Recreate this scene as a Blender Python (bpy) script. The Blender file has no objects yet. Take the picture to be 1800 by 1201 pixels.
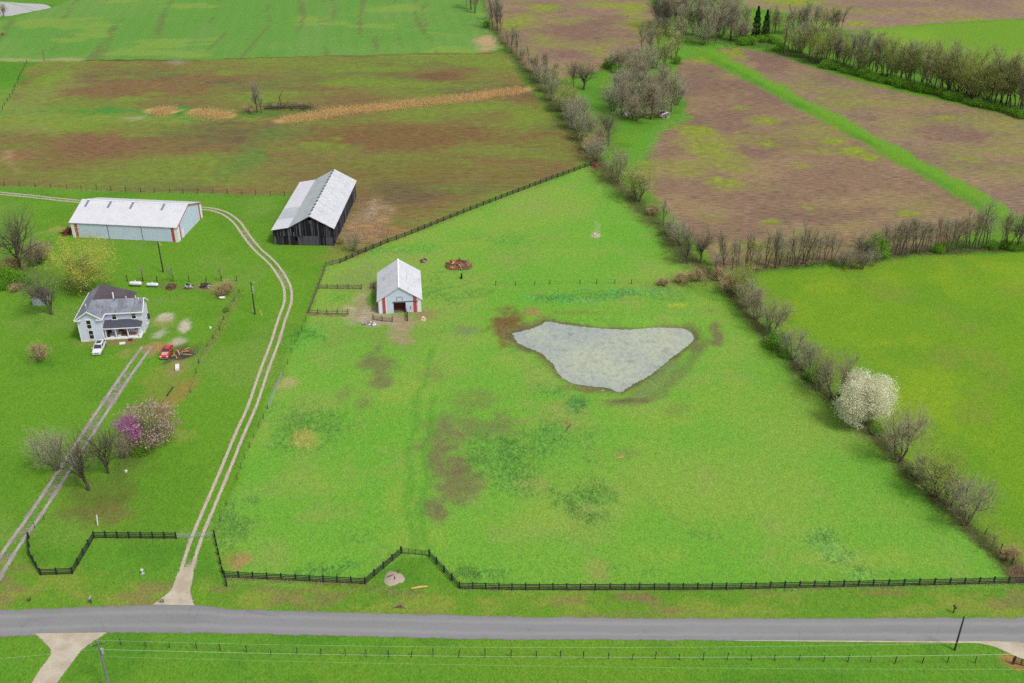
import bpy, bmesh, math, random
import numpy as np
from mathutils import Vector, Matrix
R = math.radians
rng = random.Random(7)
# ------------------------------------------------------------------ camera, world, sun, exposure
F, TH, CH = 1847.3, R(29.614), 111.6            # focal length in photo pixels, tilt below level, height in metres
sc = bpy.context.scene
C = sc.collection
cam = bpy.data.objects.new('camera', bpy.data.cameras.new('camera'))
C.objects.link(cam)
cam.location = (0, 0, CH)
cam.rotation_euler = (math.pi / 2 - TH, 0, 0)
cam.data.sensor_width = 36
cam.data.lens = F / 1800 * 36
cam.data.clip_start, cam.data.clip_end = 1, 20000
sc.camera = cam
SUN = Vector((0.50, -0.42, 0.95)).normalized()     # towards the sun, soft light through high cloud
world = bpy.data.worlds.new('World')
sc.world = world
world.use_nodes = True
wn = world.node_tree
for n in list(wn.nodes): wn.nodes.remove(n)
w_out = wn.nodes.new('ShaderNodeOutputWorld'); w_bg = wn.nodes.new('ShaderNodeBackground')
w_sky = wn.nodes.new('ShaderNodeTexSky'); w_hs = wn.nodes.new('ShaderNodeHueSaturation')
w_sky.sky_type = 'NISHITA'; w_sky.sun_disc = False
w_sky.sun_elevation = math.asin(SUN.z)
w_sky.sun_rotation = math.atan2(SUN.x, SUN.y)
w_sky.air_density, w_sky.dust_density, w_sky.ozone_density = 1.0, 3.0, 1.0
w_hs.inputs['Saturation'].default_value = 0.22      # overcast, nearly white sky
w_bg.inputs['Strength'].default_value = 0.115
wn.links.new(w_sky.outputs[0], w_hs.inputs['Color']); wn.links.new(w_hs.outputs[0], w_bg.inputs['Color'])
wn.links.new(w_bg.outputs[0], w_out.inputs[0])
sl = bpy.data.lights.new('sun', 'SUN'); sl.energy = 1.5; sl.angle = R(11); sl.color = (1, .96, .9)
so = bpy.data.objects.new('sun', sl); C.objects.link(so)
so.rotation_euler = SUN.to_track_quat('Z', 'Y').to_euler()
sc.view_settings.view_transform = 'Standard'
sc.view_settings.look = 'None'
sc.view_settings.gamma = 1
sc.view_settings.use_curve_mapping = False
sc.view_settings.exposure = 0.80
sc.render.engine = 'CYCLES'
sc.cycles.max_bounces = 5
sc.cycles.transparent_max_bounces = 8
sc.cycles.use_denoising = False
sc.render.filter_size = 1.15

# ------------------------------------------------------------------ helpers
def at(px, py, z=0.0):
    """photo pixel -> point of the place on the level z"""
    u, v = (px - 900) / F, (py - 600.5) / F
    dy = math.cos(TH) - v * math.sin(TH); dz = -math.sin(TH) - v * math.cos(TH)
    t = (z - CH) / dz
    return Vector((u * t, dy * t, z))
GAIN = 1.6
def s2l(c):
    c = c / 255.0
    return c / 12.92 if c <= .04045 else ((c + .055) / 1.055) ** 2.4
def A(r, g, b):
    return (s2l(r) / GAIN, s2l(g) / GAIN, s2l(b) / GAIN)
def tag(o, label=None, cat=None, group=None, kind=None):
    if label: o['label'] = label
    if cat: o['category'] = cat
    if group: o['group'] = group
    if kind: o['kind'] = kind
    return o
def link(name, me, parent=None, mat=None):
    o = bpy.data.objects.new(name, me); C.objects.link(o)
    if parent: o.parent = parent
    if mat is not None and me is not None and not me.materials: me.materials.append(mat)
    return o
def thing(name, label, cat, loc=(0, 0, 0), rz=0.0, group=None):
    o = bpy.data.objects.new(name, None); C.objects.link(o)
    o.empty_display_size = .3
    o.location = loc; o.rotation_euler = (0, 0, rz)
    return tag(o, label, cat, group)
def mesh(name, v, f, mat=None, smooth=False):
    me = bpy.data.meshes.new(name)
    me.from_pydata([tuple(p) for p in v], [], f)
    if smooth: me.polygons.foreach_set('use_smooth', [True] * len(me.polygons))
    for m in ([mat] if not isinstance(mat, (list, tuple)) else mat):
        if m: me.materials.append(m)
    me.update()
    return me
class MB:
    def __init__(s): s.v = []; s.f = []
    def box(s, x0, x1, y0, y1, z0, z1):
        n = len(s.v)
        s.v += [(x, y, z) for z in (z0, z1) for x, y in ((x0, y0), (x1, y0), (x1, y1), (x0, y1))]
        s.f += [tuple(n + i for i in q) for q in ((3, 2, 1, 0), (4, 5, 6, 7), (0, 1, 5, 4), (1, 2, 6, 5), (2, 3, 7, 6), (3, 0, 4, 7))]
        return s
    def prism(s, poly, vec):
        n, k = len(s.v), len(poly)
        vec = Vector(vec)
        s.v += [tuple(p) for p in poly] + [tuple(Vector(p) + vec) for p in poly]
        s.f += [tuple(n + i for i in range(k))[::-1], tuple(n + k + i for i in range(k))]
        s.f += [(n + i, n + (i + 1) % k, n + k + (i + 1) % k, n + k + i) for i in range(k)]
        return s
    def tube(s, pts, rad, k=5):
        pts = [Vector(p) for p in pts]
        n0 = len(s.v)
        for i, p in enumerate(pts):
            d = (pts[min(i + 1, len(pts) - 1)] - pts[max(i - 1, 0)])
            d = d.normalized() if d.length > 1e-9 else Vector((0, 0, 1))
            a = d.cross(Vector((0.31, 0.12, 0.94)) if abs(d.z) < .9 else Vector((1, 0, 0))).normalized(); b = d.cross(a)
            r = rad[i] if hasattr(rad, '__len__') else rad
            for j in range(k):
                t = 2 * math.pi * j / k
                s.v.append(tuple(p + a * (r * math.cos(t)) + b * (r * math.sin(t))))
        for i in range(len(pts) - 1):
            for j in range(k):
                q = n0 + i * k
                s.f.append((q + j, q + (j + 1) % k, q + k + (j + 1) % k, q + k + j))
        s.f.append(tuple(n0 + j for j in range(k))[::-1]); s.f.append(tuple(n0 + (len(pts) - 1) * k + j for j in range(k)))
        return s
    def loft(s, secs):
        n0, k = len(s.v), len(secs[0])
        for q in secs: s.v += [tuple(p) for p in q]
        for i in range(len(secs) - 1):
            for j in range(k):
                q = n0 + i * k
                s.f.append((q + j, q + (j + 1) % k, q + k + (j + 1) % k, q + k + j))
        s.f.append(tuple(n0 + j for j in range(k))[::-1]); s.f.append(tuple(n0 + (len(secs) - 1) * k + j for j in range(k)))
        return s
    def mesh(s, name, mat=None, smooth=False): return mesh(name, s.v, s.f, mat, smooth)
    def obj(s, name, mat, parent=None, smooth=False, bevel=0):
        o = link(name, s.mesh(name, mat, smooth), parent)
        if bevel:
            b = o.modifiers.new('bevel', 'BEVEL'); b.width = bevel; b.segments = 2; b.limit_method = 'ANGLE'
        return o

# numpy value noise
_P = np.random.RandomState(3).rand(256, 256).astype(np.float32)
def vnoise(x, y):
    xi, yi = np.floor(x).astype(np.int64), np.floor(y).astype(np.int64)
    fx, fy = (x - xi), (y - yi)
    fx = fx * fx * (3 - 2 * fx); fy = fy * fy * (3 - 2 * fy)
    a, b = _P[xi & 255, yi & 255], _P[(xi + 1) & 255, yi & 255]
    c, d = _P[xi & 255, (yi + 1) & 255], _P[(xi + 1) & 255, (yi + 1) & 255]
    return (a * (1 - fx) + b * fx) * (1 - fy) + (c * (1 - fx) + d * fx) * fy
def fbm(x, y, scale, octv=4, seed=0, gain=.55):
    t, amp, tot = 0, 1, 0
    x = x / scale + seed * 17.3; y = y / scale + seed * 5.71
    for i in range(octv):
        t = t + amp * vnoise(x, y); tot += amp
        x, y, amp = x * 2.03 + 11.7, y * 2.03 + 3.1, amp * gain
    return t / tot
def sstep(a, b, x):
    t = np.clip((x - a) / (b - a), 0, 1)
    return t * t * (3 - 2 * t)
def sdf_poly(x, y, poly):
    """signed distance in metres, positive inside"""
    inside = np.zeros(x.shape, bool); d2 = np.full(x.shape, 1e12)
    n = len(poly)
    for i in range(n):
        ax, ay = poly[i][0], poly[i][1]; bx, by = poly[(i + 1) % n][0], poly[(i + 1) % n][1]
        ex, ey = bx - ax, by - ay
        L = ex * ex + ey * ey + 1e-9
        t = np.clip(((x - ax) * ex + (y - ay) * ey) / L, 0, 1)
        d2 = np.minimum(d2, (x - ax - t * ex) ** 2 + (y - ay - t * ey) ** 2)
        c = (ay > y) != (by > y)
        if ey != 0: inside ^= c & (x < ex * (y - ay) / ey + ax)
    return np.where(inside, 1, -1) * np.sqrt(d2)
def dist_line(x, y, pts):
    d2 = np.full(x.shape, 1e12)
    for (ax, ay), (bx, by) in zip(pts[:-1], pts[1:]):
        ex, ey = bx - ax, by - ay
        t = np.clip(((x - ax) * ex + (y - ay) * ey) / (ex * ex + ey * ey + 1e-9), 0, 1)
        d2 = np.minimum(d2, (x - ax - t * ex) ** 2 + (y - ay - t * ey) ** 2)
    return np.sqrt(d2)
def W(pts): return [tuple(at(px, py)[:2]) for px, py in pts]
def resample(pts, step):
    pts = [Vector(p) for p in pts]
    out = [pts[0]]
    for a, b in zip(pts[:-1], pts[1:]):
        n = max(1, round((b - a).length / step))
        out += [a.lerp(b, (i + 1) / n) for i in range(n)]
    return out
def smooth_line(pts, n=8):
    """Catmull-Rom through the points"""
    p = [Vector(q) for q in pts]; p = [p[0] * 2 - p[1]] + p + [p[-1] * 2 - p[-2]]
    out = []
    for i in range(1, len(p) - 2):
        a, b, c, d = p[i - 1:i + 3]
        for k in range(n):
            t = k / n
            out.append(.5 * ((2 * b) + (c - a) * t + (2 * a - 5 * b + 4 * c - d) * t * t + (3 * b - 3 * c + d - a) * t ** 3))
    return out + [p[-2]]

# ------------------------------------------------------------------ materials
class NT:
    def __init__(s, name):
        s.m = bpy.data.materials.new(name); s.m.use_nodes = True; s.t = s.m.node_tree
        for n in list(s.t.nodes): s.t.nodes.remove(n)
        s.out = s.n('ShaderNodeOutputMaterial'); s.b = s.n('ShaderNodeBsdfPrincipled')
        s.l(s.b.outputs[0], s.out.inputs[0])
    def n(s, typ, **kw):
        q = s.t.nodes.new(typ)
        for k, v in kw.items(): setattr(q, k, v)
        return q
    def l(s, a, b): s.t.links.new(a, b)
    def put(s, sock, v):
        if hasattr(v, 'links'): s.l(v, sock)
        else: sock.default_value = (*v, 1) if (isinstance(v, tuple) and len(v) == 3 and sock.type == 'RGBA') else v
    def math(s, op, a, b=0.0, clamp=False):
        q = s.n('ShaderNodeMath', operation=op, use_clamp=clamp); s.put(q.inputs[0], a); s.put(q.inputs[1], b); return q.outputs[0]
    def mix(s, fac, a, b, blend='MIX'):
        q = s.n('ShaderNodeMix', data_type='RGBA', blend_type=blend)
        s.put(q.inputs[0], fac); s.put(q.inputs[6], a); s.put(q.inputs[7], b); return q.outputs[2]
    def ramp(s, x, a, b, lo=0.0, hi=1.0):
        q = s.n('ShaderNodeMapRange', clamp=True); s.put(q.inputs[0], x); s.put(q.inputs[1], a); s.put(q.inputs[2], b); s.put(q.inputs[3], lo); s.put(q.inputs[4], hi); return q.outputs[0]
    def coord(s, which='Object'): return s.n('ShaderNodeTexCoord').outputs[which]
    def noise(s, scale, detail=3.0, rough=.55, vec=None, stretch=None, rot=0.0):
        v = vec or s.coord()
        if stretch:
            m = s.n('ShaderNodeMapping'); m.inputs['Scale'].default_value = stretch; m.inputs['Rotation'].default_value = (0, 0, rot); s.l(v, m.inputs[0]); v = m.outputs[0]
        q = s.n('ShaderNodeTexNoise'); s.l(v, q.inputs['Vector'])
        q.inputs['Scale'].default_value = scale; q.inputs['Detail'].default_value = detail; q.inputs['Roughness'].default_value = rough
        return q.outputs[0]
    def attr(s, name, sock='Fac'): return s.n('ShaderNodeAttribute', attribute_name=name).outputs[sock]
    def bump(s, h, dist=.05, strength=.6):
        q = s.n('ShaderNodeBump'); s.put(q.inputs['Height'], h); q.inputs['Distance'].default_value = dist; q.inputs['Strength'].default_value = strength
        s.l(q.outputs[0], s.b.inputs['Normal'])
    def rough(s, r, spec=.3, metal=0.0):
        s.put(s.b.inputs['Roughness'], r); s.b.inputs['Specular IOR Level'].default_value = spec; s.b.inputs['Metallic'].default_value = metal
    def color(s, c): s.put(s.b.inputs['Base Color'], c)
def pm(name, c, c2=None, scale=1.5, rough=.7, spec=.3, metal=0.0, detail=4.0, stretch=None, amt=1.0, bump=0.0):
    """plain material: two tones mixed by noise"""
    t = NT(name); c2 = c2 or tuple(x * .8 for x in c)
    n = t.noise(scale, detail, .6, stretch=stretch)
    t.color(t.mix(t.ramp(n, .5 - .2 / amt, .5 + .2 / amt), c, c2)); t.rough(rough, spec, metal)
    if bump: t.bump(n, bump)
    return t.m
def obj_random_mat(name, cols, rough=.9, vary=.25):
    """each object its own tone between the given colours"""
    t = NT(name)
    r = t.n('ShaderNodeObjectInfo').outputs['Random']
    c = cols[0]
    for i in range(1, len(cols)):
        c = t.mix(t.ramp(r, (i - 1) / (len(cols) - 1), i / (len(cols) - 1)), c, cols[i])
    n = t.noise(.9, 3, .6)
    c = t.mix(t.ramp(n, .3, .7), c, t.mix(1.0, c, (1 - vary * 2, 1 - vary * 2, 1 - vary * 2), 'MULTIPLY'))
    t.color(c); t.rough(rough, .15)
    return t.m
# ------------------------------------------------------------------ ground: outlines of fields (photo pixels, put down on the level ground)
POND = W([(901, 583), (945, 571), (963, 562), (990, 567), (1025, 571), (1070, 575), (1113, 576), (1150, 573), (1200, 574), (1216, 582), (1220, 592), (1208, 605), (1175, 630), (1145, 655), (1113, 672), (1090, 686), (1070, 679), (1035, 675), (1003, 669), (983, 655), (975, 640), (965, 630), (950, 617), (922, 605), (908, 597)])
LAKE = W([(-40, 4), (0, 3), (40, 6), (75, 8), (90, 13), (70, 18), (45, 23), (20, 28), (0, 30), (-40, 34)])
FIELD_LEFT = W([(48, 118), (78, 108), (200, 107), (400, 105), (600, 99), (750, 96), (850, 95), (888, 95), (905, 122), (930, 160), (968, 205), (1010, 250), (1040, 283), (860, 352), (700, 418), (632, 446), (605, 440), (612, 360), (595, 330), (510, 342), (400, 340), (250, 335), (130, 331), (-30, 325), (-40, 250), (5, 205)])
FIELD_RIGHT = W([(1196, 108), (1225, 103), (1262, 118), (1330, 152), (1400, 190), (1500, 243), (1600, 300), (1690, 352), (1740, 392), (1640, 436), (1540, 450), (1440, 462), (1330, 472), (1262, 472), (1235, 440), (1190, 390), (1150, 342), (1115, 302), (1122, 275), (1140, 240), (1165, 217), (1200, 205), (1208, 180), (1195, 150), (1190, 125)])
FIELD_FAR_RIGHT = W([(1262, 83), (1300, 84), (1365, 97), (1450, 126), (1520, 147), (1600, 167), (1700, 188), (1830, 212), (1830, 420), (1800, 394), (1730, 350), (1640, 305), (1540, 250), (1440, 192), (1360, 150), (1300, 116), (1262, 96)])
FIELD_TOP = W([(850, -25), (1100, -25), (1146, 8), (1166, 30), (1160, 60), (1120, 96), (1060, 124), (980, 140), (925, 118), (890, 75), (860, 30)])
FIELD_TOP_RIGHT = W([(1290, -25), (1840, -25), (1840, 30), (1700, 38), (1580, 46), (1490, 54), (1430, 30), (1310, 12)])
CROP = W([(-40, 42), (20, 33), (60, 22), (92, 13), (120, 2), (150, -25), (835, -25), (858, 40), (880, 85), (850, 93), (750, 94), (600, 97), (400, 103), (200, 104), (78, 106), (40, 108), (-40, 106)])
GREEN_FAR = W([(1490, 57), (1580, 48), (1700, 40), (1840, 32), (1840, 130), (1700, 110), (1560, 75)])
HAY = W([(1335, 482), (1440, 475), (1540, 462), (1640, 450), (1840, 442), (1850, 1030), (1800, 1005), (1740, 950), (1690, 915), (1640, 865), (1590, 805), (1540, 745), (1480, 690), (1420, 640), (1365, 580), (1330, 520)])
PADDOCK = W([(396, 1016), (642, 1027), (706, 973), (755, 978), (808, 1035), (1020, 1037), (1380, 1033), (1790, 1025), (1700, 930), (1620, 850), (1530, 750), (1440, 670), (1370, 600), (1320, 540), (1270, 485), (1200, 440), (1140, 370), (1085, 320), (1046, 288), (860, 357), (712, 416), (632, 447), (573, 469), (559, 507), (542, 551), (513, 620), (472, 720), (431, 806), (399, 890), (377, 945)])
STRIP = W([(1185, 88), (1215, 82), (1248, 88), (1290, 112), (1355, 148), (1440, 190), (1540, 246), (1640, 301), (1735, 352), (1800, 396), (1840, 425)])

xw = None
def pxs(py):
    """pixels per metre across, and pixels per metre in depth, at photo row py"""
    p, q = at(900, py), at(900, py - 1)
    s = F / (p.y * math.cos(TH) + CH * math.sin(TH))
    return s, 1 / max(q.y - p.y, 1e-6)

def paint_ground(X, Y):
    """base colours of what grows or lies on the ground"""
    n1, n2 = fbm(X, Y, 9, 4, 1), fbm(X, Y, 9, 4, 2)
    XW = X + (n1 - .5) * 3.0; YW = Y + (n2 - .5) * 3.0
    big, mid, small = fbm(X, Y, 42, 4, 3), fbm(X, Y, 11, 4, 4), fbm(X, Y, 2.6, 3, 5)
    col = np.empty(X.shape + (3,)); weed = np.zeros(X.shape); wy = np.ones(X.shape); soil = np.zeros(X.shape); tuft = np.zeros(X.shape)
    def L(c): return np.array(A(*c))
    def put(c, m):
        col[:] = col * (1 - m[..., None]) + L(c) * m[..., None]
    col[:] = L((96, 148, 44))
    put((112, 152, 44), sstep(.50, .66, big) * .55)
    put((80, 132, 38), sstep(.52, .66, mid) * .55)
    # lawn left of the track is a deeper green
    lawn = sstep(-3, 3, sdf_poly(XW, YW, W([(-60, 345), (480, 350), (590, 440), (560, 505), (513, 620), (431, 806), (377, 945), (300, 950), (0, 960), (-60, 950)])))
    put((103, 151, 42), lawn * .9)
    put((122, 150, 70), lawn * sstep(.50, .68, fbm(X, Y, 20, 4, 8)) * .45)
    put((90, 140, 38), lawn * sstep(.55, .68, mid) * .5)
    # road verges: yellower
    verge = sstep(-2, 2, sdf_poly(XW, YW, W([(-40, 960), (60, 1000), (380, 1020), (640, 1030), (808, 1038), (1400, 1037), (1840, 1030), (1840, 1090), (-40, 1075)])))
    put((106, 148, 46), verge * .8)
    put((140, 152, 66), verge * sstep(.5, .62, fbm(X, Y * 1.8, 8, 4, 9)) * .6)
    put((138, 118, 84), verge * sstep(.60, .70, fbm(X, Y * 2.2, 7, 4, 10)) * .55)
    bottom = sstep(-.5, .5, 100.5 - 12 + 0 * X - YW + 2.5)
    put((82, 128, 34), bottom * .92)
    put((112, 140, 50), bottom * sstep(.52, .66, fbm(X, Y, 14, 4, 11)) * .5)
    # paddock
    pad = sstep(-1.2, 1.2, sdf_poly(XW, YW, PADDOCK))
    put((115, 169, 60), pad)
    put((136, 168, 70), pad * sstep(.42, .68, fbm(X, Y, 26, 5, 12)) * .7)
    put((106, 168, 54), pad * sstep(.45, .65, fbm(X, Y, 32, 4, 13)) * .6)
    put((142, 158, 84), pad * sstep(.56, .74, fbm(X, Y, 9, 4, 14)) * .4)
    # hay field right: olive yellow green
    hay = sstep(-1.2, 1.2, sdf_poly(XW, YW, HAY))
    put((113, 155, 38), hay)
    put((132, 163, 40), hay * sstep(.48, .66, fbm(X, Y, 22, 5, 15)) * .75)
    put((102, 148, 42), hay * sstep(.50, .64, fbm(X, Y, 15, 4, 16)) * .55)
    put((132, 142, 62), hay * sstep(.54, .76, fbm(X, Y, 10, 4, 17)) * .4)
    def blob(px, py, rx, ry, c, k=1.0, seed=0, nz=.9, t=0.0, w=None, s=0.0, sc_=5.0):
        p = at(px, py); sx, sy = pxs(py)
        i = np.nonzero((np.abs(XW - p.x) * sx / rx < 2.2) & (np.abs(YW - p.y) * sy / ry < 2.2))
        if not len(i[0]): return
        dx, dy = XW[i] - p.x, YW[i] - p.y
        d = np.sqrt((dx * sx / rx) ** 2 + (dy * sy / ry) ** 2) + (fbm(X[i], Y[i] * (1.6 if sc_ > 8 else 1), sc_, 4, 20 + seed) - .5) * 2 * nz
        m = sstep(1.35, .3, d + (fbm(X[i], Y[i], 1.9, 3, 90 + seed) - .5) * 1.3 * min(nz, 1)) * k
        if c: col[i] = col[i] * (1 - m[..., None]) + L(c) * m[..., None]
        if t: tuft[i] = np.maximum(tuft[i], m * t * 1.3)
        if w is not None: weed[i] = weed[i] * (1 - m) + w * m
        if s: soil[i] = np.maximum(soil[i], m * s)
    def streak(pts, wm, c, k=1.0, seed=0, nz=.8, t=0.0, s=0.0):
        d = dist_line(XW, YW, W(pts)) / wm + (fbm(X, Y, 4, 4, 60 + seed) - .5) * 2 * nz + (fbm(X, Y, 1.6, 3, 61 + seed) - .5) * nz
        m = sstep(1.3, .3, d) * k
        if c: put(c, m)
        if t: tuft[:] = np.maximum(tuft, m * t)
        if s: soil[:] = np.maximum(soil, m * s)
    BR, BG, YG, TAN = (118, 112, 78), (90, 144, 62), (140, 170, 68), (158, 150, 92)
    far = Y.min() > 255
    if not far:
        # weathered weeds, tussocks and worn ground in the paddock
        for a in ((665, 640, 34, 30, BR, .75), (668, 675, 22, 16, BR, .7), (640, 705, 16, 12, BR, .5), (755, 650, 26, 22, BR, .35), (720, 690, 40, 30, YG, .5),
                  (780, 790, 42, 40, BR, .8), (800, 850, 60, 40, BR, .75), (765, 885, 24, 26, BR, .75), (830, 745, 60, 22, BR, .55), (835, 700, 30, 20, BR, .45), (900, 760, 60, 20, BR, .35),
                  (605, 690, 14, 10, BR, .4), (620, 660, 18, 12, YG, .4), (1035, 900, 30, 10, TAN, .3), (930, 860, 40, 16, TAN, .4), (700, 880, 30, 60, YG, .5), (560, 850, 70, 25, YG, .35), (560, 905, 60, 20, TAN, .3),
                  (740, 940, 60, 30, YG, .5), (960, 920, 60, 30, YG, .35), (1050, 1000, 22, 22, TAN, .45), (1280, 880, 140, 30, YG, .25), (1500, 980, 120, 20, YG, .45), (1150, 975, 60, 20, YG, .35),
                  (1170, 730, 100, 30, YG, .45), (1280, 690, 60, 40, YG, .45), (980, 740, 60, 20, TAN, .4), (1100, 800, 20, 10, BR, .3), (1390, 700, 60, 20, YG, .3), (1190, 720, 30, 10, BR, .3),
                  (890, 640, 40, 24, YG, .4), (930, 660, 26, 34, TAN, .35), (1030, 372, 36, 16, (170, 190, 60), .7), (1100, 350, 40, 30, YG, .3), (900, 380, 60, 12, YG, .35), (1000, 440, 80, 24, YG, .35), (900, 450, 40, 14, TAN, .25),
                  (640, 480, 50, 20, (134, 158, 84), .7), (620, 500, 50, 22, (128, 152, 78), .5), (700, 590, 60, 20, (124, 150, 70), .5), (620, 590, 60, 16, (120, 152, 66), .5), (720, 452, 40, 10, TAN, .3), (1180, 500, 60, 10, BR, .35), (1110, 530, 30, 8, TAN, .3), (1190, 535, 12, 4, (180, 190, 60), .7),
                  (470, 1000, 40, 14, (160, 140, 96), .0), (420, 985, 22, 12, (168, 134, 92), .8), (500, 672, 20, 9, (176, 164, 116), .7), (815, 580, 24, 10, (112, 128, 92), .6), (1090, 803, 10, 5, TAN, .6)):
                blob(*a, seed=int(a[0] + a[1]) % 37)
        for a in ((900, 805, 62, 44, BG, .75), (950, 780, 30, 40, BG, .6), (985, 760, 40, 24, BG, .4), (850, 790, 30, 34, BG, .5), (1030, 880, 48, 30, (82, 136, 58), .8), (1060, 850, 24, 14, BG, .5), (1035, 780, 30, 24, BG, .5),
                  (535, 742, 56, 24, BG, .65), (510, 780, 30, 26, BG, .6), (580, 775, 34, 22, BG, .55), (500, 720, 30, 20, BG, .4), (412, 920, 26, 40, (96, 140, 70), .75), (575, 1002, 70, 11, BG, .85), (845, 1006, 46, 13, BG, .85), (625, 945, 26, 12, BG, .4),
                  (1075, 1000, 26, 14, BG, .6), (1150, 1005, 24, 8, BG, .5), (1225, 940, 26, 14, BG, .4), (1445, 945, 30, 20, (110, 162, 80), .6), (1470, 975, 26, 18, (110, 162, 80), .7), (1505, 1008, 32, 9, (110, 162, 80), .7), (1565, 1005, 30, 7, BG, .4),
                  (800, 520, 60, 16, BG, .5), (770, 500, 36, 30, BG, .45), (880, 420, 60, 14, BG, .3), (700, 440, 70, 10, (70, 160, 60), .5), (590, 525, 26, 12, (74, 160, 44), .7), (545, 590, 30, 24, (76, 158, 60), .6), (680, 500, 12, 24, (70, 130, 60), .6),
                  (1000, 525, 70, 9, (76, 164, 84), .7), (1100, 512, 90, 8, (80, 160, 84), .6), (1180, 520, 40, 9, BG, .4), (900, 575, 20, 30, BG, .25), (1010, 710, 26, 14, (60, 130, 70), .7), (960, 690, 30, 14, BG, .5), (985, 850, 20, 60, BG, .2)):
            blob(*a[:5], a[5] * .8, seed=int(a[0] + a[1]) % 31, t=1.0)
        blob(536, 768, 24, 18, (164, 160, 84), .8, 3)
        # pond banks
        blob(903, 572, 32, 28, (116, 92, 58), .95, 5); blob(935, 547, 16, 8, (160, 122, 84), .7, 6); blob(1010, 549, 60, 5, (128, 124, 66), .7, 7)
        blob(1254, 585, 14, 26, (122, 108, 84), .85, 8); blob(1228, 612, 14, 10, (126, 112, 86), .7, 9); blob(1030, 682, 34, 8, (124, 108, 76), .7, 10)
        streak([(1240, 600), (1205, 650), (1165, 690), (1100, 705), (1065, 710)], 1.8, (112, 122, 74), .6, 1)
        rim = sdf_poly(XW, YW, POND); put((118, 118, 72), sstep(-2.4, -.4, rim + (fbm(X, Y, 5, 3, 19) - .5) * 3) * .75); put((92, 82, 62), sstep(-1.0, -.1, rim + (fbm(X, Y, 3, 3, 18) - .5) * 1.6) * .5)
        streak([(1180, 640), (1160, 665), (1120, 690)], 2.0, (122, 146, 84), .7, 2)
        blob(1095, 703, 34, 5, (112, 98, 72), .8, 11)
        streak([(1000, 742), (996, 770)], .35, (140, 112, 76), .7, 3)
        streak([(1218, 506), (1268, 520), (1300, 560), (1360, 620)], 3.0, (84, 142, 34), .5, 4)
        # trodden mud round the small barn
        for a in ((700, 575, 22, 24, (166, 146, 118), .98), (640, 555, 40, 18, (176, 164, 138), .98), (668, 560, 30, 12, (172, 158, 132), .95), (640, 528, 18, 24, (172, 162, 124), .9), (652, 508, 24, 6, (160, 150, 108), .75), (630, 540, 8, 22, (154, 146, 110), .8), (740, 555, 22, 7, (150, 126, 94), .8), (706, 600, 6, 14, (160, 148, 112), .6)):
            blob(*a, seed=int(a[0]) % 29, s=.6)
        blob(650, 526, 6, 12, (88, 140, 56), .8, 12)
        # gravel, dirt and dead grass in the house yard, plus painted tree shade
        for a in ((295, 556, 11, 7, (196, 190, 176), .95), (325, 572, 9, 11, (192, 186, 168), .95), (282, 586, 13, 9, (186, 182, 162), .9), (312, 600, 10, 9, (182, 176, 160), .85), (288, 566, 20, 14, (166, 158, 108), .5), (268, 612, 22, 9, (168, 138, 92), .85), (212, 622, 18, 8, (150, 146, 84), .6), (200, 604, 60, 7, (140, 122, 84), .8), (160, 606, 20, 7, (146, 122, 86), .8),
                  (295, 680, 40, 40, (142, 142, 70), .45), (320, 690, 14, 30, (156, 128, 74), .6), (312, 645, 16, 18, (160, 132, 98), .7), (290, 715, 14, 22, (156, 120, 74), .6), (270, 775, 22, 12, (120, 78, 56), .75), (322, 622, 26, 16, (84, 78, 68), .95),
                  (180, 885, 70, 26, (102, 108, 50), .85), (200, 905, 50, 20, (118, 112, 66), .8), (190, 850, 60, 30, (98, 118, 52), .6), (150, 900, 50, 16, (110, 116, 60), .5), (230, 830, 40, 60, (94, 122, 46), .5), (230, 800, 30, 30, (84, 90, 50), .6),
                  (318, 770, 26, 14, (138, 156, 70), .6), (390, 560, 8, 30, (120, 130, 60), .5), (372, 600, 8, 26, (116, 124, 60), .5), (295, 505, 20, 6, (120, 100, 76), .6), (350, 507, 40, 5, (140, 124, 84), .6), (395, 512, 22, 10, (140, 124, 84), .6), (95, 405, 22, 6, (176, 168, 110), .7),
                  (120, 400, 40, 12, (120, 150, 44), .5), (60, 480, 40, 14, (96, 120, 48), .6), (150, 510, 60, 18, (88, 122, 44), .45), (70, 640, 20, 7, (70, 124, 34), .5)):  # darker greens at willow, tall tree and bush feet: shade painted into the grass
            blob(*a, seed=int(a[0] + 2 * a[1]) % 29)
        # dead weeds and straw beside the black barn
        for a in ((650, 385, 40, 30, (160, 140, 104), .75), (625, 410, 30, 20, (170, 138, 96), .85), (660, 405, 40, 16, (184, 146, 100), .75), (655, 365, 20, 20, (176, 160, 132), .6), (600, 445, 40, 14, (130, 138, 66), .7), (560, 455, 30, 12, (108, 138, 50), .4)):
            blob(*a, seed=int(a[0]) % 23)
        blob(1046, 413, 8, 5, (206, 200, 170), .9, 14, nz=.5); streak([(1046, 408), (1052, 390), (1060, 368)], .7, (150, 176, 110), .6, 5)
        blob(350, 1040, 14, 20, (120, 160, 44), .6, 15); blob(690, 1040, 60, 8, (118, 118, 72), .6, 16, t=.5); blob(400, 985, 10, 20, (110, 140, 50), .4, 17)
        blob(1120, 1050, 40, 6, (138, 112, 84), .7, 18); blob(1560, 1042, 60, 5, (146, 116, 84), .6, 19); blob(1785, 1165, 24, 14, (176, 128, 84), .9, 21, nz=.4)
        0 and streak([(20, 740), (120, 690), (170, 640)], 1.6, (126, 154, 76), .4, 6)
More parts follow.
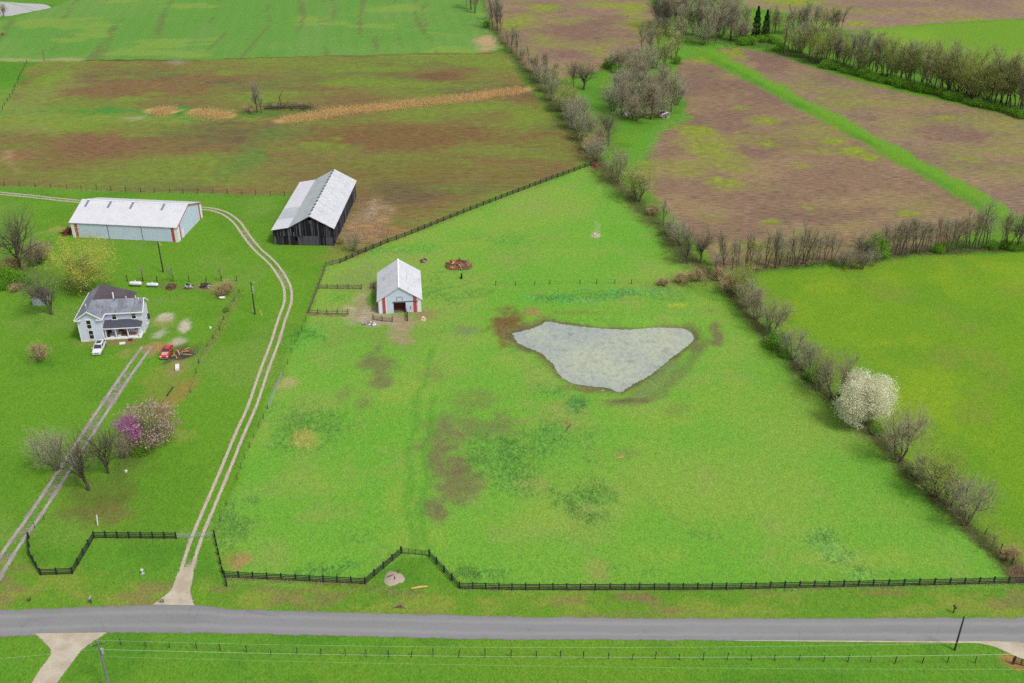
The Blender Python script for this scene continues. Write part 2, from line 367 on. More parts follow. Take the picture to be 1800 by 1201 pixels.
    if not far:
        # faint trails worn through the paddock
        for k, tl in enumerate(([(728, 960), (714, 880), (722, 780), (738, 690), (760, 610)], [(748, 965), (742, 880), (752, 790), (764, 700)], [(600, 760), (680, 730), (800, 700), (930, 690)], [(1010, 760), (1080, 830), (1180, 900), (1300, 980)], [(880, 470), (960, 420), (1040, 380), (1060, 330)])):
            streak(tl, .8, (88, 152, 48) if k < 2 else (124, 160, 66), .55, 7 + k, .7)
    # ground under the hedgerows is litter and rough grass
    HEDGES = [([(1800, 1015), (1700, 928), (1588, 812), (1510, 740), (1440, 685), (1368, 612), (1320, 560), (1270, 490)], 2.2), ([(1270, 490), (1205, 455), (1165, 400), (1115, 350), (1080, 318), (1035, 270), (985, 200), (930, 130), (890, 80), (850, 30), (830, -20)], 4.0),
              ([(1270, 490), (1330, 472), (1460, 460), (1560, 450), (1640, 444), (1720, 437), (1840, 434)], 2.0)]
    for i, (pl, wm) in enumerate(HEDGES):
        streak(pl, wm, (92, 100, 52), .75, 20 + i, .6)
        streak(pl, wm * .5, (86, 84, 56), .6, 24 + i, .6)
    # ploughed and cropped fields
    stk = fbm(X, Y * 2.6, 30, 5, 30)
    fl = sstep(-.9, .9, sdf_poly(XW, YW, FIELD_LEFT))
    put((128, 102, 70), fl); soil[:] = np.maximum(soil, fl)
    put((134, 106, 74), fl * sstep(.5, .64, fbm(X, Y * 2, 24, 4, 31)) * .7)
    put((98, 90, 68), fl * sstep(.55, .68, fbm(X, Y * 2, 40, 4, 32)) * .6)
    weed[:] = np.where(fl > .5, np.clip((stk - .32) * 1.2 + .24, .2, .75), weed)
    def fpatch(px, py, rx, ry, c=None, w=None, k=.85, seed=0, nz=.9):
        blob(px, py, rx, ry, c, k, 50 + seed, nz, w=w, sc_=14.0)
    # green swale, stubble and weedy parts of the left field
    fpatch(120, 200, 120, 26, (112, 146, 56), .55, .8, 1); fpatch(50, 180, 60, 50, (132, 150, 76), .4, .75, 2); fpatch(60, 225, 90, 14, (150, 154, 88), .3, .7, 3)
    fpatch(200, 210, 240, 9, (134, 158, 70), .5, .8, 4); fpatch(220, 196, 190, 7, (72, 142, 58), .2, .9, 5); fpatch(330, 198, 70, 8, (66, 136, 52), .2, .8, 6); fpatch(450, 200, 80, 6, (74, 128, 48), .2, .8, 7)
    fpatch(85, 140, 26, 14, (126, 156, 58), .7, .7, 8); fpatch(40, 262, 60, 10, (104, 128, 56), .6, .6, 9)
    fpatch(440, 272, 34, 26, (88, 132, 62), .35, .8, 10); fpatch(480, 235, 40, 12, (92, 126, 62), .3, .7, 11); fpatch(395, 300, 30, 16, (90, 136, 60), .35, .7, 12)
    fpatch(30, 275, 30, 12, (150, 112, 84), .1, .7, 13); fpatch(60, 310, 100, 12, None, .6, .8, 14)
    fpatch(250, 150, 150, 26, None, .16, .9, 15); fpatch(760, 135, 70, 10, (118, 88, 62), .12, .8, 16); fpatch(640, 122, 120, 7, None, .7, .7, 17); fpatch(680, 150, 160, 9, None, .72, .7, 18); fpatch(850, 110, 40, 12, None, .65, .7, 19)
    fpatch(720, 240, 200, 24, (124, 96, 62), .18, .85, 20); fpatch(840, 190, 90, 12, None, .7, .8, 21); fpatch(930, 200, 50, 20, None, .55, .8, 22); fpatch(760, 300, 220, 26, (118, 94, 56), .33, .6, 23); fpatch(160, 262, 120, 30, (130, 98, 72), .12, .8, 24); fpatch(620, 290, 90, 20, None, .5, .7, 25)
    fpatch(980, 265, 50, 14, None, .65, .7, 26); fpatch(820, 330, 60, 8, None, .6, .7, 27); fpatch(250, 325, 240, 8, None, .62, .8, 28)
    for i, (poly, soilc, soil2, wd, kx) in enumerate(((FIELD_RIGHT, (142, 117, 95), (130, 106, 91), .2, 1), (FIELD_FAR_RIGHT, (143, 121, 101), (134, 112, 96), .14, 2), (FIELD_TOP, (145, 120, 101), (134, 109, 95), .18, 3), (FIELD_TOP_RIGHT, (147, 124, 107), (140, 117, 101), .14, 4))):
        m = sstep(-.9, .9, sdf_poly(XW, YW, poly))
        put(soilc, m); soil[:] = np.maximum(soil, m)
        put(soil2, m * sstep(.46, .62, fbm(X, Y * 1.5, 36, 5, 33 + i)) * .8)
        put((154, 134, 98), m * sstep(.42, .70, fbm(X, Y * 1.5, 16, 5, 38 + i)) * .7)
        st = fbm(X * .8 + Y * .25, Y * 1.7, 34, 5, 42 + i)
        weed[:] = np.where(m > .5, np.clip((st - .50) * 1.5 + wd - .06, 0.04, .42), weed)
    for a in ((1228, 231, 30, 8, .85), (1262, 261, 34, 12, .85), (1302, 235, 30, 9, .7), (1342, 214, 24, 6, .7), (1349, 255, 18, 5, .85), (1275, 322, 36, 9, .85), (1222, 262, 24, 7, .85), (1470, 248, 20, 8, .9), (1503, 268, 26, 9, .95), (1530, 277, 20, 6, .95), (1416, 291, 16, 4, .85), (1419, 365, 16, 5, .85), (1598, 377, 18, 4, .95), (1664, 209, 16, 4, .8), (1362, 389, 18, 4, .8), (1310, 190, 20, 5, .7), (1180, 225, 14, 4, .6), (1230, 255, 44, 30, .62), (1275, 265, 40, 22, .6), (1215, 300, 50, 20, .5), (1300, 300, 50, 14, .55), (1440, 235, 40, 20, .45), (1230, 108, 34, 7, .7), (1300, 330, 70, 12, .42), (1410, 292, 30, 6, .6), (1600, 376, 18, 4, .8), (1330, 432, 18, 5, .9), (1405, 415, 10, 5, .9), (1250, 385, 30, 14, .4),
              (1285, 93, 30, 9, .75), (1500, 160, 90, 10, .42), (1590, 185, 60, 10, .42), (1480, 180, 60, 12, .5), (1660, 210, 20, 5, .55), (1705, 280, 20, 8, .6), (1620, 230, 60, 20, .35), (960, 15, 26, 9, .75), (1050, 8, 40, 6, .6), (1105, 14, 34, 10, .75), (1120, 40, 20, 20, .7), (900, 45, 22, 8, .75), (930, 30, 20, 7, .6), (1050, 88, 50, 12, .6), (960, 70, 30, 14, .5), (930, 95, 20, 12, .55), (1400, 2, 60, 8, .95), (1510, 44, 30, 6, .8), (1680, 34, 60, 4, .7)):
        fpatch(a[0], a[1], a[2], a[3], None, a[4], .9, int(a[0]) % 23)
    for a in ((1330, 265, 50, 14), (1290, 225, 30, 20), (1390, 340, 80, 20), (1180, 260, 30, 10), (1010, 55, 60, 20), (1060, 40, 40, 16), (1000, 95, 40, 8), (1350, 110, 40, 14), (1700, 240, 70, 18)):
        fpatch(a[0], a[1], a[2], a[3], (132, 104, 92), .05, .7, int(a[0]) % 19)
    streak([(500, 212), (600, 196), (700, 185), (800, 175), (920, 158)], 3.4, (212, 168, 112), .9, 47, .6)
    streak([(268, 195), (302, 196)], 3.0, (212, 168, 112), .9, 48, .6); streak([(340, 197), (402, 204)], 3.0, (212, 168, 112), .9, 49, .6)
    if not far or True:
        for a in ((650, 385, 40, 30, (160, 142, 106), .75), (625, 410, 30, 20, (172, 142, 100), .85), (660, 405, 40, 16, (186, 150, 104), .75), (655, 365, 20, 20, (180, 164, 136), .7), (610, 440, 34, 14, (130, 138, 66), .6), (770, 385, 60, 6, (156, 126, 84), .4)):
            blob(*a, seed=int(a[0]) % 23, w=.05)
        for a in ((85, 140, 26, 14), (150, 225, 90, 7), (250, 238, 50, 5), (640, 122, 90, 5), (600, 148, 26, 5), (680, 148, 120, 5), (860, 112, 36, 9), (840, 190, 60, 9), (930, 205, 30, 12), (590, 245, 30, 5), (900, 275, 16, 4), (560, 255, 60, 8), (160, 105, 60, 4), (230, 175, 30, 5), (400, 130, 20, 4), (270, 165, 20, 4)):
            blob(*a, (122, 158, 46), .6, int(a[0]) % 29, sc_=14.0)
    # waterway strip of grass between the ploughed fields, headlands at the wood
    st = dist_line(XW, YW, STRIP)
    m = sstep(2.9, 1.9, st + (n1 - .5) * 2)
    put((108, 158, 46), m); weed[:] *= (1 - m); soil[:] *= (1 - m)
    streak([(1195, 205), (1160, 225), (1130, 255), (1110, 290)], 4.0, (98, 156, 50), .9, 30)
    streak([(1200, 95), (1215, 80), (1240, 84), (1290, 78)], 5.0, (100, 156, 54), .9, 31)
    streak([(1060, 165), (1050, 190), (1100, 225)], 7.0, (94, 146, 48), .7, 32)
    # crop field top left with bare tramlines
    cr = sstep(-1.2, 1.2, sdf_poly(XW, YW, CROP))
    put((112, 156, 72), cr); weed[:] *= (1 - cr); soil[:] *= (1 - cr)
    put((98, 152, 60), cr * sstep(.45, .62, fbm(X, Y, 50, 4, 50)) * .7)
    put((118, 152, 82), cr * sstep(.5, .7, fbm(X * 2.4, Y * .5, 40, 5, 51)) * .5)
    put((96, 146, 62), cr * (.5 + .5 * np.sin((X * .97 + Y * .16) * 2 * math.pi / 6.2)) * .35)
    put((136, 164, 72), cr * sstep(.62, .70, fbm(X, Y * 2, 34, 4, 52)) * .6)
    u = X * .995 + Y * .09 + (fbm(X, Y, 60, 2, 53) - .5) * 14
    tr = np.abs(((u / 16.0) % 1) - .5) * 16
    put((112, 112, 72), cr * sstep(.62, .2, tr + (fbm(X * 2, Y * .22, 20, 4, 54) - .44) * 7) * .6)
    u2 = X * .98 + Y * .2 + (fbm(X, Y, 60, 2, 57) - .5) * 14
    tr = np.abs(((u2 / 23.0) % 1) - .5) * 23
    put((108, 108, 70), cr * sstep(.6, .2, tr + (fbm(X * 2, Y * .22, 16, 4, 58) - .43) * 7) * .5)
    gf = sstep(-1.5, 1.5, sdf_poly(XW, YW, GREEN_FAR)); put((112, 154, 46), gf); weed[:] *= (1 - gf); soil[:] *= (1 - gf)
    put((124, 164, 48), gf * sstep(.48, .62, fbm(X, Y, 40, 4, 55)) * .7)
    blob(855, 72, 22, 16, (186, 158, 124), .95, 33, nz=.6, sc_=12.0)
    if far:
        # headland track and rough grass along the field edge far left
        streak([(-20, 104), (60, 107), (110, 105), (140, 106)], 2.5, (170, 164, 118), .7, 40)
        streak([(150, 106), (320, 106), (350, 107)], .9, (80, 62, 40), .9, 41, .4); streak([(380, 104), (600, 98), (870, 93)], .7, (112, 84, 52), .8, 42)
        blob(312, 110, 16, 4, (160, 152, 136), .6, 34); blob(20, 135, 40, 20, (84, 140, 36), .8, 35); blob(235, 207, 18, 3, (186, 196, 178), .7, 36)
        streak([(0, 285), (22, 262), (18, 285), (30, 305)], .9, (178, 146, 116), .7, 43)
        streak([(1350, 80), (1450, 112), (1560, 142), (1700, 172), (1830, 198)], 6.0, (74, 116, 40), .85, 44); streak([(1160, 60), (1260, 70), (1350, 78)], 9.0, (84, 120, 52), .7, 45)
        streak([(1345, 55), (1480, 54)], 5.0, (96, 136, 48), .7, 46)
        streak([(940, 17), (1000, 13), (1060, 8)], 1.0, (98, 154, 66), .8, 47)
        blob(1205, 3, 10, 3, (200, 184, 160), .8, 37)
    wy[:] = 1 - sstep(-3, 3, sdf_poly(X, Y, FIELD_LEFT)) * .85
    return col, weed, soil, tuft, wy

def ground_h(X, Y):
    """the pond lies in a shallow basin"""
    d = sdf_poly(X, Y, POND)
    return -0.55 * sstep(-5.5, 0.3, d) - 0.5 * sstep(0.2, 4, d)
def gz(p):
    return float(ground_h(np.array([p[0]]), np.array([p[1]]))[0])

def terrain_mat():
    t = NT('field ground')
    v = t.coord('Object')
    col, weed, soil, tuft = t.attr('col', 'Color'), t.attr('weed'), t.attr('soil'), t.attr('tuft')
    fine = t.noise(3.0, 5, .78, v, (1, .6, 1), .5)
    mid = t.noise(.42, 4, .62, v)
    clump = t.noise(1.1, 4, .7, v, (1, .55, 1), -.4)
    stre = t.noise(.5, 6, .68, v, (.16, 1.3, 1), .03)
    stre2 = t.noise(1.9, 5, .7, v, (.16, 1.2, 1), .03)
    # grass tone: lighter and yellower tips, darker gaps
    g = t.math('ADD', t.math('MULTIPLY', fine, .9), t.math('MULTIPLY', clump, t.math('ADD', .3, t.math('MULTIPLY', tuft, .5))))
    contrast = t.math('ADD', .95, t.math('MULTIPLY', tuft, .9))
    val = t.math('ADD', 1.0, t.math('MULTIPLY', t.math('SUBTRACT', g, t.math('ADD', .60, t.math('MULTIPLY', tuft, .25))), t.math('MULTIPLY', contrast, 2.15)))
    gap = t.ramp(t.noise(3.2, 4, .75, v, (1, .5, 1), .6), .60, .74, 1.0, .74)
    val = t.math('MULTIPLY', t.math('MINIMUM', t.math('MAXIMUM', val, .3), 2.1), gap)
    comb = t.n('ShaderNodeCombineColor')
    for i in range(3): t.l(val, comb.inputs[i])
    c = t.mix(1.0, col, comb.outputs[0], 'MULTIPLY')
    yel = t.math('MULTIPLY', t.ramp(mid, .48, .72), t.math('SUBTRACT', .42, t.math('MULTIPLY', soil, .35)))
    c = t.mix(yel, c, t.mix(1.0, c, (1.32, 1.03, .95), 'MULTIPLY'))
    # soil: clods and tillage rows
    sv = t.math('ADD', 1.0, t.math('MULTIPLY', t.math('SUBTRACT', stre2, .5), 3.0))
    comb2 = t.n('ShaderNodeCombineColor')
    for i in range(3): t.l(sv, comb2.inputs[i])
    cs = t.mix(1.0, col, comb2.outputs[0], 'MULTIPLY')
    c = t.mix(soil, c, cs)
    # weeds greening over bare soil
    wf = t.math('ADD', t.math('MULTIPLY', stre, .5), t.math('MULTIPLY', fine, .5))
    thr = t.math('SUBTRACT', .74, t.math('MULTIPLY', weed, .5))
    wfac = t.n('ShaderNodeMapRange', clamp=True); t.l(wf, wfac.inputs[0]); t.l(t.math('SUBTRACT', thr, .15), wfac.inputs[1]); t.l(t.math('ADD', thr, .15), wfac.inputs[2])
    wcol = t.mix(t.ramp(mid, .35, .65), A(114, 136, 44), A(156, 166, 58))
    wcol = t.mix(t.attr('wy'), t.mix(t.ramp(mid, .35, .65), A(104, 128, 56), A(126, 146, 60)), wcol)
    c = t.mix(t.math('MULTIPLY', wfac.outputs[0], t.ramp(weed, .0, .12)), c, wcol)
    t.color(c); t.rough(.95, .08)
    t.bump(t.math('ADD', fine, clump), .22, .5)
    return t.m
M_GROUND = terrain_mat()

def build_ground():
    parts = {}
    def tile(x0, x1, y0, y1, step):
        nx, ny = int(round((x1 - x0) / step)) + 1, int(round((y1 - y0) / step)) + 1
        gx, gy = np.meshgrid(np.linspace(x0, x1, nx), np.linspace(y0, y1, ny))
        col, weed, soil, tuft, wy = paint_ground(gx, gy)
        Z = ground_h(gx, gy) if y0 < 200 else np.zeros_like(gx)
        cx, cy = (gx[:-1, :-1] + gx[1:, 1:]) / 2, (gy[:-1, :-1] + gy[1:, 1:]) / 2
        cls = np.zeros(cx.shape, int)
        w1, w2 = fbm(cx, cy, 9, 4, 1), fbm(cx, cy, 9, 4, 2)
        cxw, cyw = cx + (w1 - .5) * 3, cy + (w2 - .5) * 3
        for k, poly in enumerate((PADDOCK, HAY, FIELD_LEFT, FIELD_RIGHT, FIELD_FAR_RIGHT, FIELD_TOP, FIELD_TOP_RIGHT, CROP, GREEN_FAR)):
            cls[sdf_poly(cxw, cyw, poly) > 0] = k + 1
        cls[dist_line(cxw, cyw, STRIP) < 2.4] = 10
        idx = np.arange(nx * ny).reshape(ny, nx)
        quads = np.stack([idx[:-1, :-1], idx[:-1, 1:], idx[1:, 1:], idx[1:, :-1]], -1).reshape(-1, 4)
        V = np.stack([gx, gy, Z], -1).reshape(-1, 3)
        return V, quads, cls.reshape(-1), col.reshape(-1, 3), weed.reshape(-1), soil.reshape(-1), tuft.reshape(-1), wy.reshape(-1)
    tiles = [tile(-150, 150, 70, 262, .6), tile(-420, 420, 262, 742, 1.5)]
    # everything round about, out to the horizon
    xs = [-9000, -420, -150, 150, 420, 9000]; ys = [-9000, 70, 262, 742, 9000]
    V, Q = [], []
    for i in range(5):
        for j in range(4):
            if (i == 2 and j == 1) or (i in (1, 2, 3) and j == 2): continue
            n = len(V); V += [(xs[i], ys[j], 0), (xs[i + 1], ys[j], 0), (xs[i + 1], ys[j + 1], 0), (xs[i], ys[j + 1], 0)]; Q.append((n, n + 1, n + 2, n + 3))
    m = len(V)
    tiles.append((np.array(V, float), np.array(Q), np.zeros(len(Q), int), np.tile(A(92, 140, 46), (m, 1)), np.zeros(m), np.zeros(m), np.zeros(m), np.zeros(m)))
    names = ['ground', 'pasture', 'hay_field', 'plowed_field', 'plowed_field', 'plowed_field', 'plowed_field', 'plowed_field', 'crop_field', 'crop_field', 'grass_strip']
    for k, nm in enumerate(names):
        Vs, Qs, at_ = [], [], [[], [], [], [], []]
        off = 0
        for V, Q, cls, col, weed, soil, tuft, wy in tiles:
            q = Q[cls == k]
            if not len(q): continue
            u, inv = np.unique(q, return_inverse=True)
            Vs.append(V[u]); Qs.append(inv.reshape(-1, 4) + off); off += len(u)
            for a, b in zip(at_, (col, weed, soil, tuft, wy)): a.append(b[u])
        if not Vs: continue
        Vs, Qs = np.concatenate(Vs), np.concatenate(Qs)
        me = bpy.data.meshes.new(nm)
        me.vertices.add(len(Vs)); me.vertices.foreach_set('co', Vs.astype(np.float32).ravel())
        me.loops.add(Qs.size); me.loops.foreach_set('vertex_index', Qs.astype(np.int32).ravel())
        me.polygons.add(len(Qs)); me.polygons.foreach_set('loop_start', np.arange(0, Qs.size, 4, dtype=np.int32))
        try: me.polygons.foreach_set('loop_total', np.full(len(Qs), 4, np.int32))
        except Exception: pass
        me.update(calc_edges=True)
        me.polygons.foreach_set('use_smooth', np.ones(len(Qs), bool))
        ca = me.attributes.new('col', 'FLOAT_COLOR', 'POINT')
        c4 = np.concatenate([np.concatenate(at_[0]), np.ones((len(Vs), 1))], 1).astype(np.float32)
        ca.data.foreach_set('color', c4.ravel())
        for nme, arr in zip(('weed', 'soil', 'tuft', 'wy'), at_[1:]):
            a = me.attributes.new(nme, 'FLOAT', 'POINT'); a.data.foreach_set('value', np.concatenate(arr).astype(np.float32))
        me.materials.append(M_GROUND)
        tag(link(nm, me), kind='structure')
build_ground()

# ------------------------------------------------------------------ water
def water_mat(name, c1, c2, c3, rough, spots=()):
    t = NT(name); v = t.coord()
    n = t.noise(.10, 4, .6, v); f = t.noise(1.3, 6, .75, v, (1, .6, 1), .3); f2 = t.noise(.5, 5, .7, v)
    k = t.ramp(n, .50, .66)
    for px, py, r in spots:                    # scum drifted together over the deeper water
        q = t.n('ShaderNodeVectorMath', operation='DISTANCE'); t.l(v, q.inputs[0]); q.inputs[1].default_value = at(px, py)
        k = t.math('MAXIMUM', k, t.ramp(t.math('ADD', q.outputs['Value'], t.math('MULTIPLY', t.math('SUBTRACT', n, .5), r * 1.6)), r * .5, r * 1.15, 1, 0))
    c = t.mix(k, c1, c2)
    c = t.mix(t.ramp(f2, .54, .70, 0, .7), c, c3)
    c = t.mix(t.ramp(f, .45, .60, 0, .9), c, t.mix(1.0, c, (.74, .78, .80), 'MULTIPLY'))
    t.color(c); t.rough(rough, .5); t.bump(f, .05, .35)
    return t.m
def flat_poly(name, poly, z, mat, kind='structure', jitter=0.0):
    pts = resample(smooth_line([Vector((x, y, z)) for x, y in poly + poly[:1]], 6), .4)[:-1]
    rg = random.Random(5)
    pts = [p + Vector((rg.uniform(-1, 1), rg.uniform(-1, 1), 0)) * jitter for p in pts]
    bm = bmesh.new(); f = bm.faces.new([bm.verts.new(p) for p in pts]); f.normal_update()
    if f.normal.z < 0: f.normal_flip()
    bmesh.ops.triangulate(bm, faces=bm.faces[:])
    me = bpy.data.meshes.new(name); bm.to_mesh(me); bm.free(); me.materials.append(mat)
    return tag(link(name, me), kind=kind)
flat_poly('pond', W([(q[0], q[1]) for q in [(901, 583), (945, 571), (963, 562), (990, 567), (1025, 571), (1070, 575), (1113, 576), (1150, 573), (1200, 574), (1216, 582), (1220, 592), (1208, 605), (1175, 630), (1145, 655), (1113, 672), (1090, 686), (1070, 679), (1035, 675), (1003, 669), (983, 655), (975, 640), (965, 630), (950, 617), (922, 605), (908, 597)]]), -0.5, water_mat('murky pond water', A(170, 178, 170), A(186, 192, 168), A(134, 144, 142), .3, ((1145, 598, 9.5), (1045, 630, 9), (1085, 648, 6.5))), jitter=.16)
flat_poly('lake', LAKE, .05, water_mat('far lake water', A(176, 176, 170), A(188, 172, 140), A(160, 160, 150), .2), jitter=.5)

# ------------------------------------------------------------------ road and gravel
t = NT('worn asphalt')
v = t.coord(); n = t.noise(.25, 4, .6, v, (.12, 1.3, 1)); f = t.noise(9, 4, .8, v); b = t.noise(.06, 3, .5, v)
c = t.mix(t.ramp(n, .35, .65), A(156, 156, 156), A(140, 140, 142)); c = t.mix(t.ramp(b, .45, .62), c, A(150, 150, 154))
u = t.attr('u'); wp = t.math('ABSOLUTE', t.math('SUBTRACT', t.math('ABSOLUTE', u), .48))
c = t.mix(t.ramp(wp, .05, .22, .55, 0), c, A(168, 168, 168))                      # polished wheel paths
c = t.mix(t.ramp(t.math('ADD', t.math('ABSOLUTE', u), t.math('MULTIPLY', t.math('SUBTRACT', t.noise(.8, 4, .7, v), .5), .3)), .86, .98, 0, .6), c, A(128, 120, 106))
pt = t.noise(.09, 2, .5, v, (.5, 1.6, 1)); c = t.mix(t.ramp(pt, .60, .64, 0, .18), c, A(130, 130, 132))
ck = t.n('ShaderNodeTexVoronoi', feature='DISTANCE_TO_EDGE'); t.l(v, ck.inputs['Vector']); ck.inputs['Scale'].default_value = .28
c = t.mix(t.math('MULTIPLY', t.ramp(ck.outputs['Distance'], .0, .02, .4, 0), t.ramp(n, .45, .6)), c, A(96, 96, 96))
c = t.mix(t.ramp(f, .3, .7, 0, .55), c, A(116, 115, 114)); t.color(c); t.rough(.85, .25); t.bump(f, .01, .4)
M_ROAD = t.m
def ribbon(name, left, right, z, mat, full=None, kind='structure', n=160):
    """a strip between two edge lines, u runs -1..1 across"""
    def even(pts, n):
        pts = [Vector((p[0], p[1], z)) for p in pts]
        L = [0]
        for a, b in zip(pts[:-1], pts[1:]): L.append(L[-1] + (b - a).length)
        out, j = [], 0
        for i in range(n):
            s = L[-1] * i / (n - 1)
            while j < len(pts) - 2 and L[j + 1] < s: j += 1
            out.append(pts[j].lerp(pts[j + 1], (s - L[j]) / max(L[j + 1] - L[j], 1e-6)))
        return out
    a, b = even(left, n), even(right, n)
    K = 7
    v, f, U, FU = [], [], [], []
    for i in range(n):
        for k in range(K):
            v.append(a[i].lerp(b[i], k / (K - 1))); U.append(k / (K - 1) * 2 - 1)
            FU.append(full(i / (n - 1)) if full else 1.0)
    for i in range(n - 1):
        for k in range(K - 1): f.append((i * K + k, i * K + k + 1, (i + 1) * K + k + 1, (i + 1) * K + k))
    me = mesh(name, v, f, mat)
    for nm, arr in (('u', U), ('full', FU)):
        q = me.attributes.new(nm, 'FLOAT', 'POINT'); q.data.foreach_set('value', np.array(arr, np.float32))
    return tag(link(name, me), kind=kind)
top_e = smooth_line([Vector((*p, 0)) for p in W([(-120, 1078), (0, 1072.5), (150, 1068), (272, 1064), (350, 1064), (400, 1071), (449, 1072.5), (700, 1079), (900, 1084), (1150, 1087), (1400, 1087), (1800, 1086), (1950, 1084)])])
bot_e = smooth_line([Vector((*p, 0)) for p in W([(-120, 1126), (0, 1121), (87, 1116), (175, 1113), (300, 1113), (449, 1115), (700, 1121), (900, 1125), (1150, 1126), (1400, 1127), (1720, 1128), (1800, 1130), (1950, 1131)])])
rj = random.Random(2)
top_e = [p + Vector((0, rj.uniform(-.16, .16), 0)) for p in resample(top_e, .6)]; bot_e = [p + Vector((0, rj.uniform(-.16, .16), 0)) for p in resample(bot_e, .6)]
ribbon('road', bot_e, top_e, .03, M_ROAD, n=400)
def gravel_mat(name, c1, c2, edge_noise=1.15):
    t = NT(name); v = t.coord()
    u, full = t.attr('u'), t.attr('full')
    au = t.math('ABSOLUTE', u)
    rut = t.math('SUBTRACT', 1.0, t.math('DIVIDE', t.math('ABSOLUTE', t.math('SUBTRACT', au, .56)), .30))
    body = t.math('MULTIPLY', t.math('SUBTRACT', 1.0, au), 4.0, True)
    vv = t.math('MAXIMUM', rut, t.math('MULTIPLY', body, t.math('SUBTRACT', t.math('MULTIPLY', full, 2.2), 1.0)))
    vv = t.math('ADD', vv, t.math('MULTIPLY', t.math('MINIMUM', full, 0.0), 2.0))
    n = t.noise(1.6, 5, .7, v); b = t.noise(.35, 4, .6, v); f = t.noise(6, 4, .8, v)
    a = t.ramp(t.math('ADD', vv, t.math('MULTIPLY', t.math('SUBTRACT', t.math('ADD', t.math('MULTIPLY', n, .5), t.math('MULTIPLY', b, .5)), .5), edge_noise * 2)), .12, .5)
    c = t.mix(t.ramp(b, .38, .62), c1, c2); c = t.mix(t.ramp(f, .35, .7, 0, .5), c, tuple(x * .55 for x in c1))
    t.color(c); t.rough(.95, .1); t.bump(f, .03, .6)
    tr = t.n('ShaderNodeBsdfTransparent'); mx = t.n('ShaderNodeMixShader')
    t.l(a, mx.inputs[0]); t.l(tr.outputs[0], mx.inputs[1]); t.l(t.b.outputs[0], mx.inputs[2]); t.l(mx.outputs[0], t.out.inputs[0])
    return t.m
M_GRAVEL = gravel_mat('pale limestone gravel', A(212, 202, 182), A(188, 174, 152))
M_GRAVEL2 = gravel_mat('grey driveway gravel', A(190, 184, 174), A(154, 148, 132), 1.5)
def track(name, pts, half, z, mat, full=None, n=220):
    c = smooth_line([Vector((*p, 0)) for p in W(pts)], 8)
    L, Rr = [], []
    for i, p in enumerate(c):
        d = (c[min(i + 1, len(c) - 1)] - c[max(i - 1, 0)]).normalized(); s = Vector((d.y, -d.x, 0))
        h = half(i / (len(c) - 1)) if callable(half) else half
        L.append(p - s * h); Rr.append(p + s * h)
    return ribbon(name, L, Rr, z, mat, full, n=n)
track('gravel_track', [(306, 1064), (320, 1030), (333, 985), (348, 940), (368, 892), (395, 828), (422, 762), (444, 712), (465, 650), (482, 605), (496, 560), (506, 531), (505, 506), (495, 485), (478, 462), (452, 438), (434, 416), (417, 392), (398, 377), (375, 369), (350, 366)],
      lambda s: 1.45 + (2.0 * max(0, 1 - s / .045) ** 1.3), .045, M_GRAVEL, lambda s: .98 if s < .03 else max(.42, .95 - (s - .03) * 14) if s < .2 else (.42 if s < .62 else .5 + .06 * math.sin(s * 40)))
track('gravel_track', [(150, 355.5), (100, 350.5), (60, 346), (0, 340), (-60, 333)], 1.3, .045, M_GRAVEL, lambda s: .55)
track('driveway', [(-30, 1048), (-8, 1010), (22, 962), (60, 908), (100, 847), (148, 772), (190, 708), (222, 660), (248, 624), (258, 610)], 1.75, .045, M_GRAVEL2, lambda s: .52 + .08 * s if s < .86 else .58 - (s - .86) * 4.5)
ribbon('driveway', smooth_line([Vector((*p, 0)) for p in W([(55, 1114), (78, 1132), (88, 1148), (72, 1172), (54, 1201), (30, 1240)])]), smooth_line([Vector((*p, 0)) for p in W([(195, 1112), (170, 1126), (148, 1142), (128, 1166), (102, 1201), (75, 1240)])]), .038, M_GRAVEL, lambda s: 1.0, n=60)
ribbon('gravel_shoulder', W([(1290, 1126.8), (1400, 1128), (1600, 1130), (1720, 1131), (1750, 1138), (1790, 1158), (1850, 1175)]), W([(1290, 1126), (1400, 1126), (1600, 1127), (1720, 1127), (1750, 1127), (1790, 1129), (1850, 1130)]), .036, M_GRAVEL, lambda s: .95, n=80)

# ------------------------------------------------------------------ buildings
def ribbed(name, c, c2, period=.3, axis='X', dirt=.25, rough=.5, rust=None):
    """painted or galvanised sheet with fine ribs along one direction"""
    t = NT(name); v = t.coord()
    w = t.n('ShaderNodeTexWave', wave_type='BANDS', bands_direction=axis); t.l(v, w.inputs[0]); w.inputs['Scale'].default_value = 1 / period / 3.18; w.inputs['Distortion'].default_value = 0
    n = t.noise(.45, 5, .65, v); f = t.noise(2.5, 4, .7, v)
    col = t.mix(t.ramp(n, .42, .66), c, c2)
    col = t.mix(t.ramp(f, .5, .75, 0, dirt), col, tuple(x * .55 for x in c2))
    col = t.mix(t.ramp(w.outputs[1], .0, .25, .22, 0), col, tuple(x * .6 for x in c))
    if rust: col = t.mix(t.ramp(t.noise(.8, 6, .7, v, rust[1]), .56, .74, 0, rust[2]), col, rust[0])
    t.color(col); t.rough(rough, .4); t.bump(w.outputs[1], .03, .5)
    return t.m
M_WHITE_ROOF = ribbed('white roof sheet', A(226, 226, 232), A(216, 218, 226), .3, 'X', .06)
M_WHITE_ROOFY = ribbed('white roof sheet', A(226, 228, 236), A(212, 214, 222), .3, 'Y', .22, rust=(A(150, 144, 142), (1.6, .35, 1), .75))
M_WALL_SHEET = ribbed('pale blue grey wall sheet', A(220, 234, 255), A(212, 227, 250), .25, 'X', .12)
M_WALL_SHEETY = ribbed('pale blue grey wall sheet', A(220, 234, 255), A(212, 227, 250), .25, 'Y', .12)
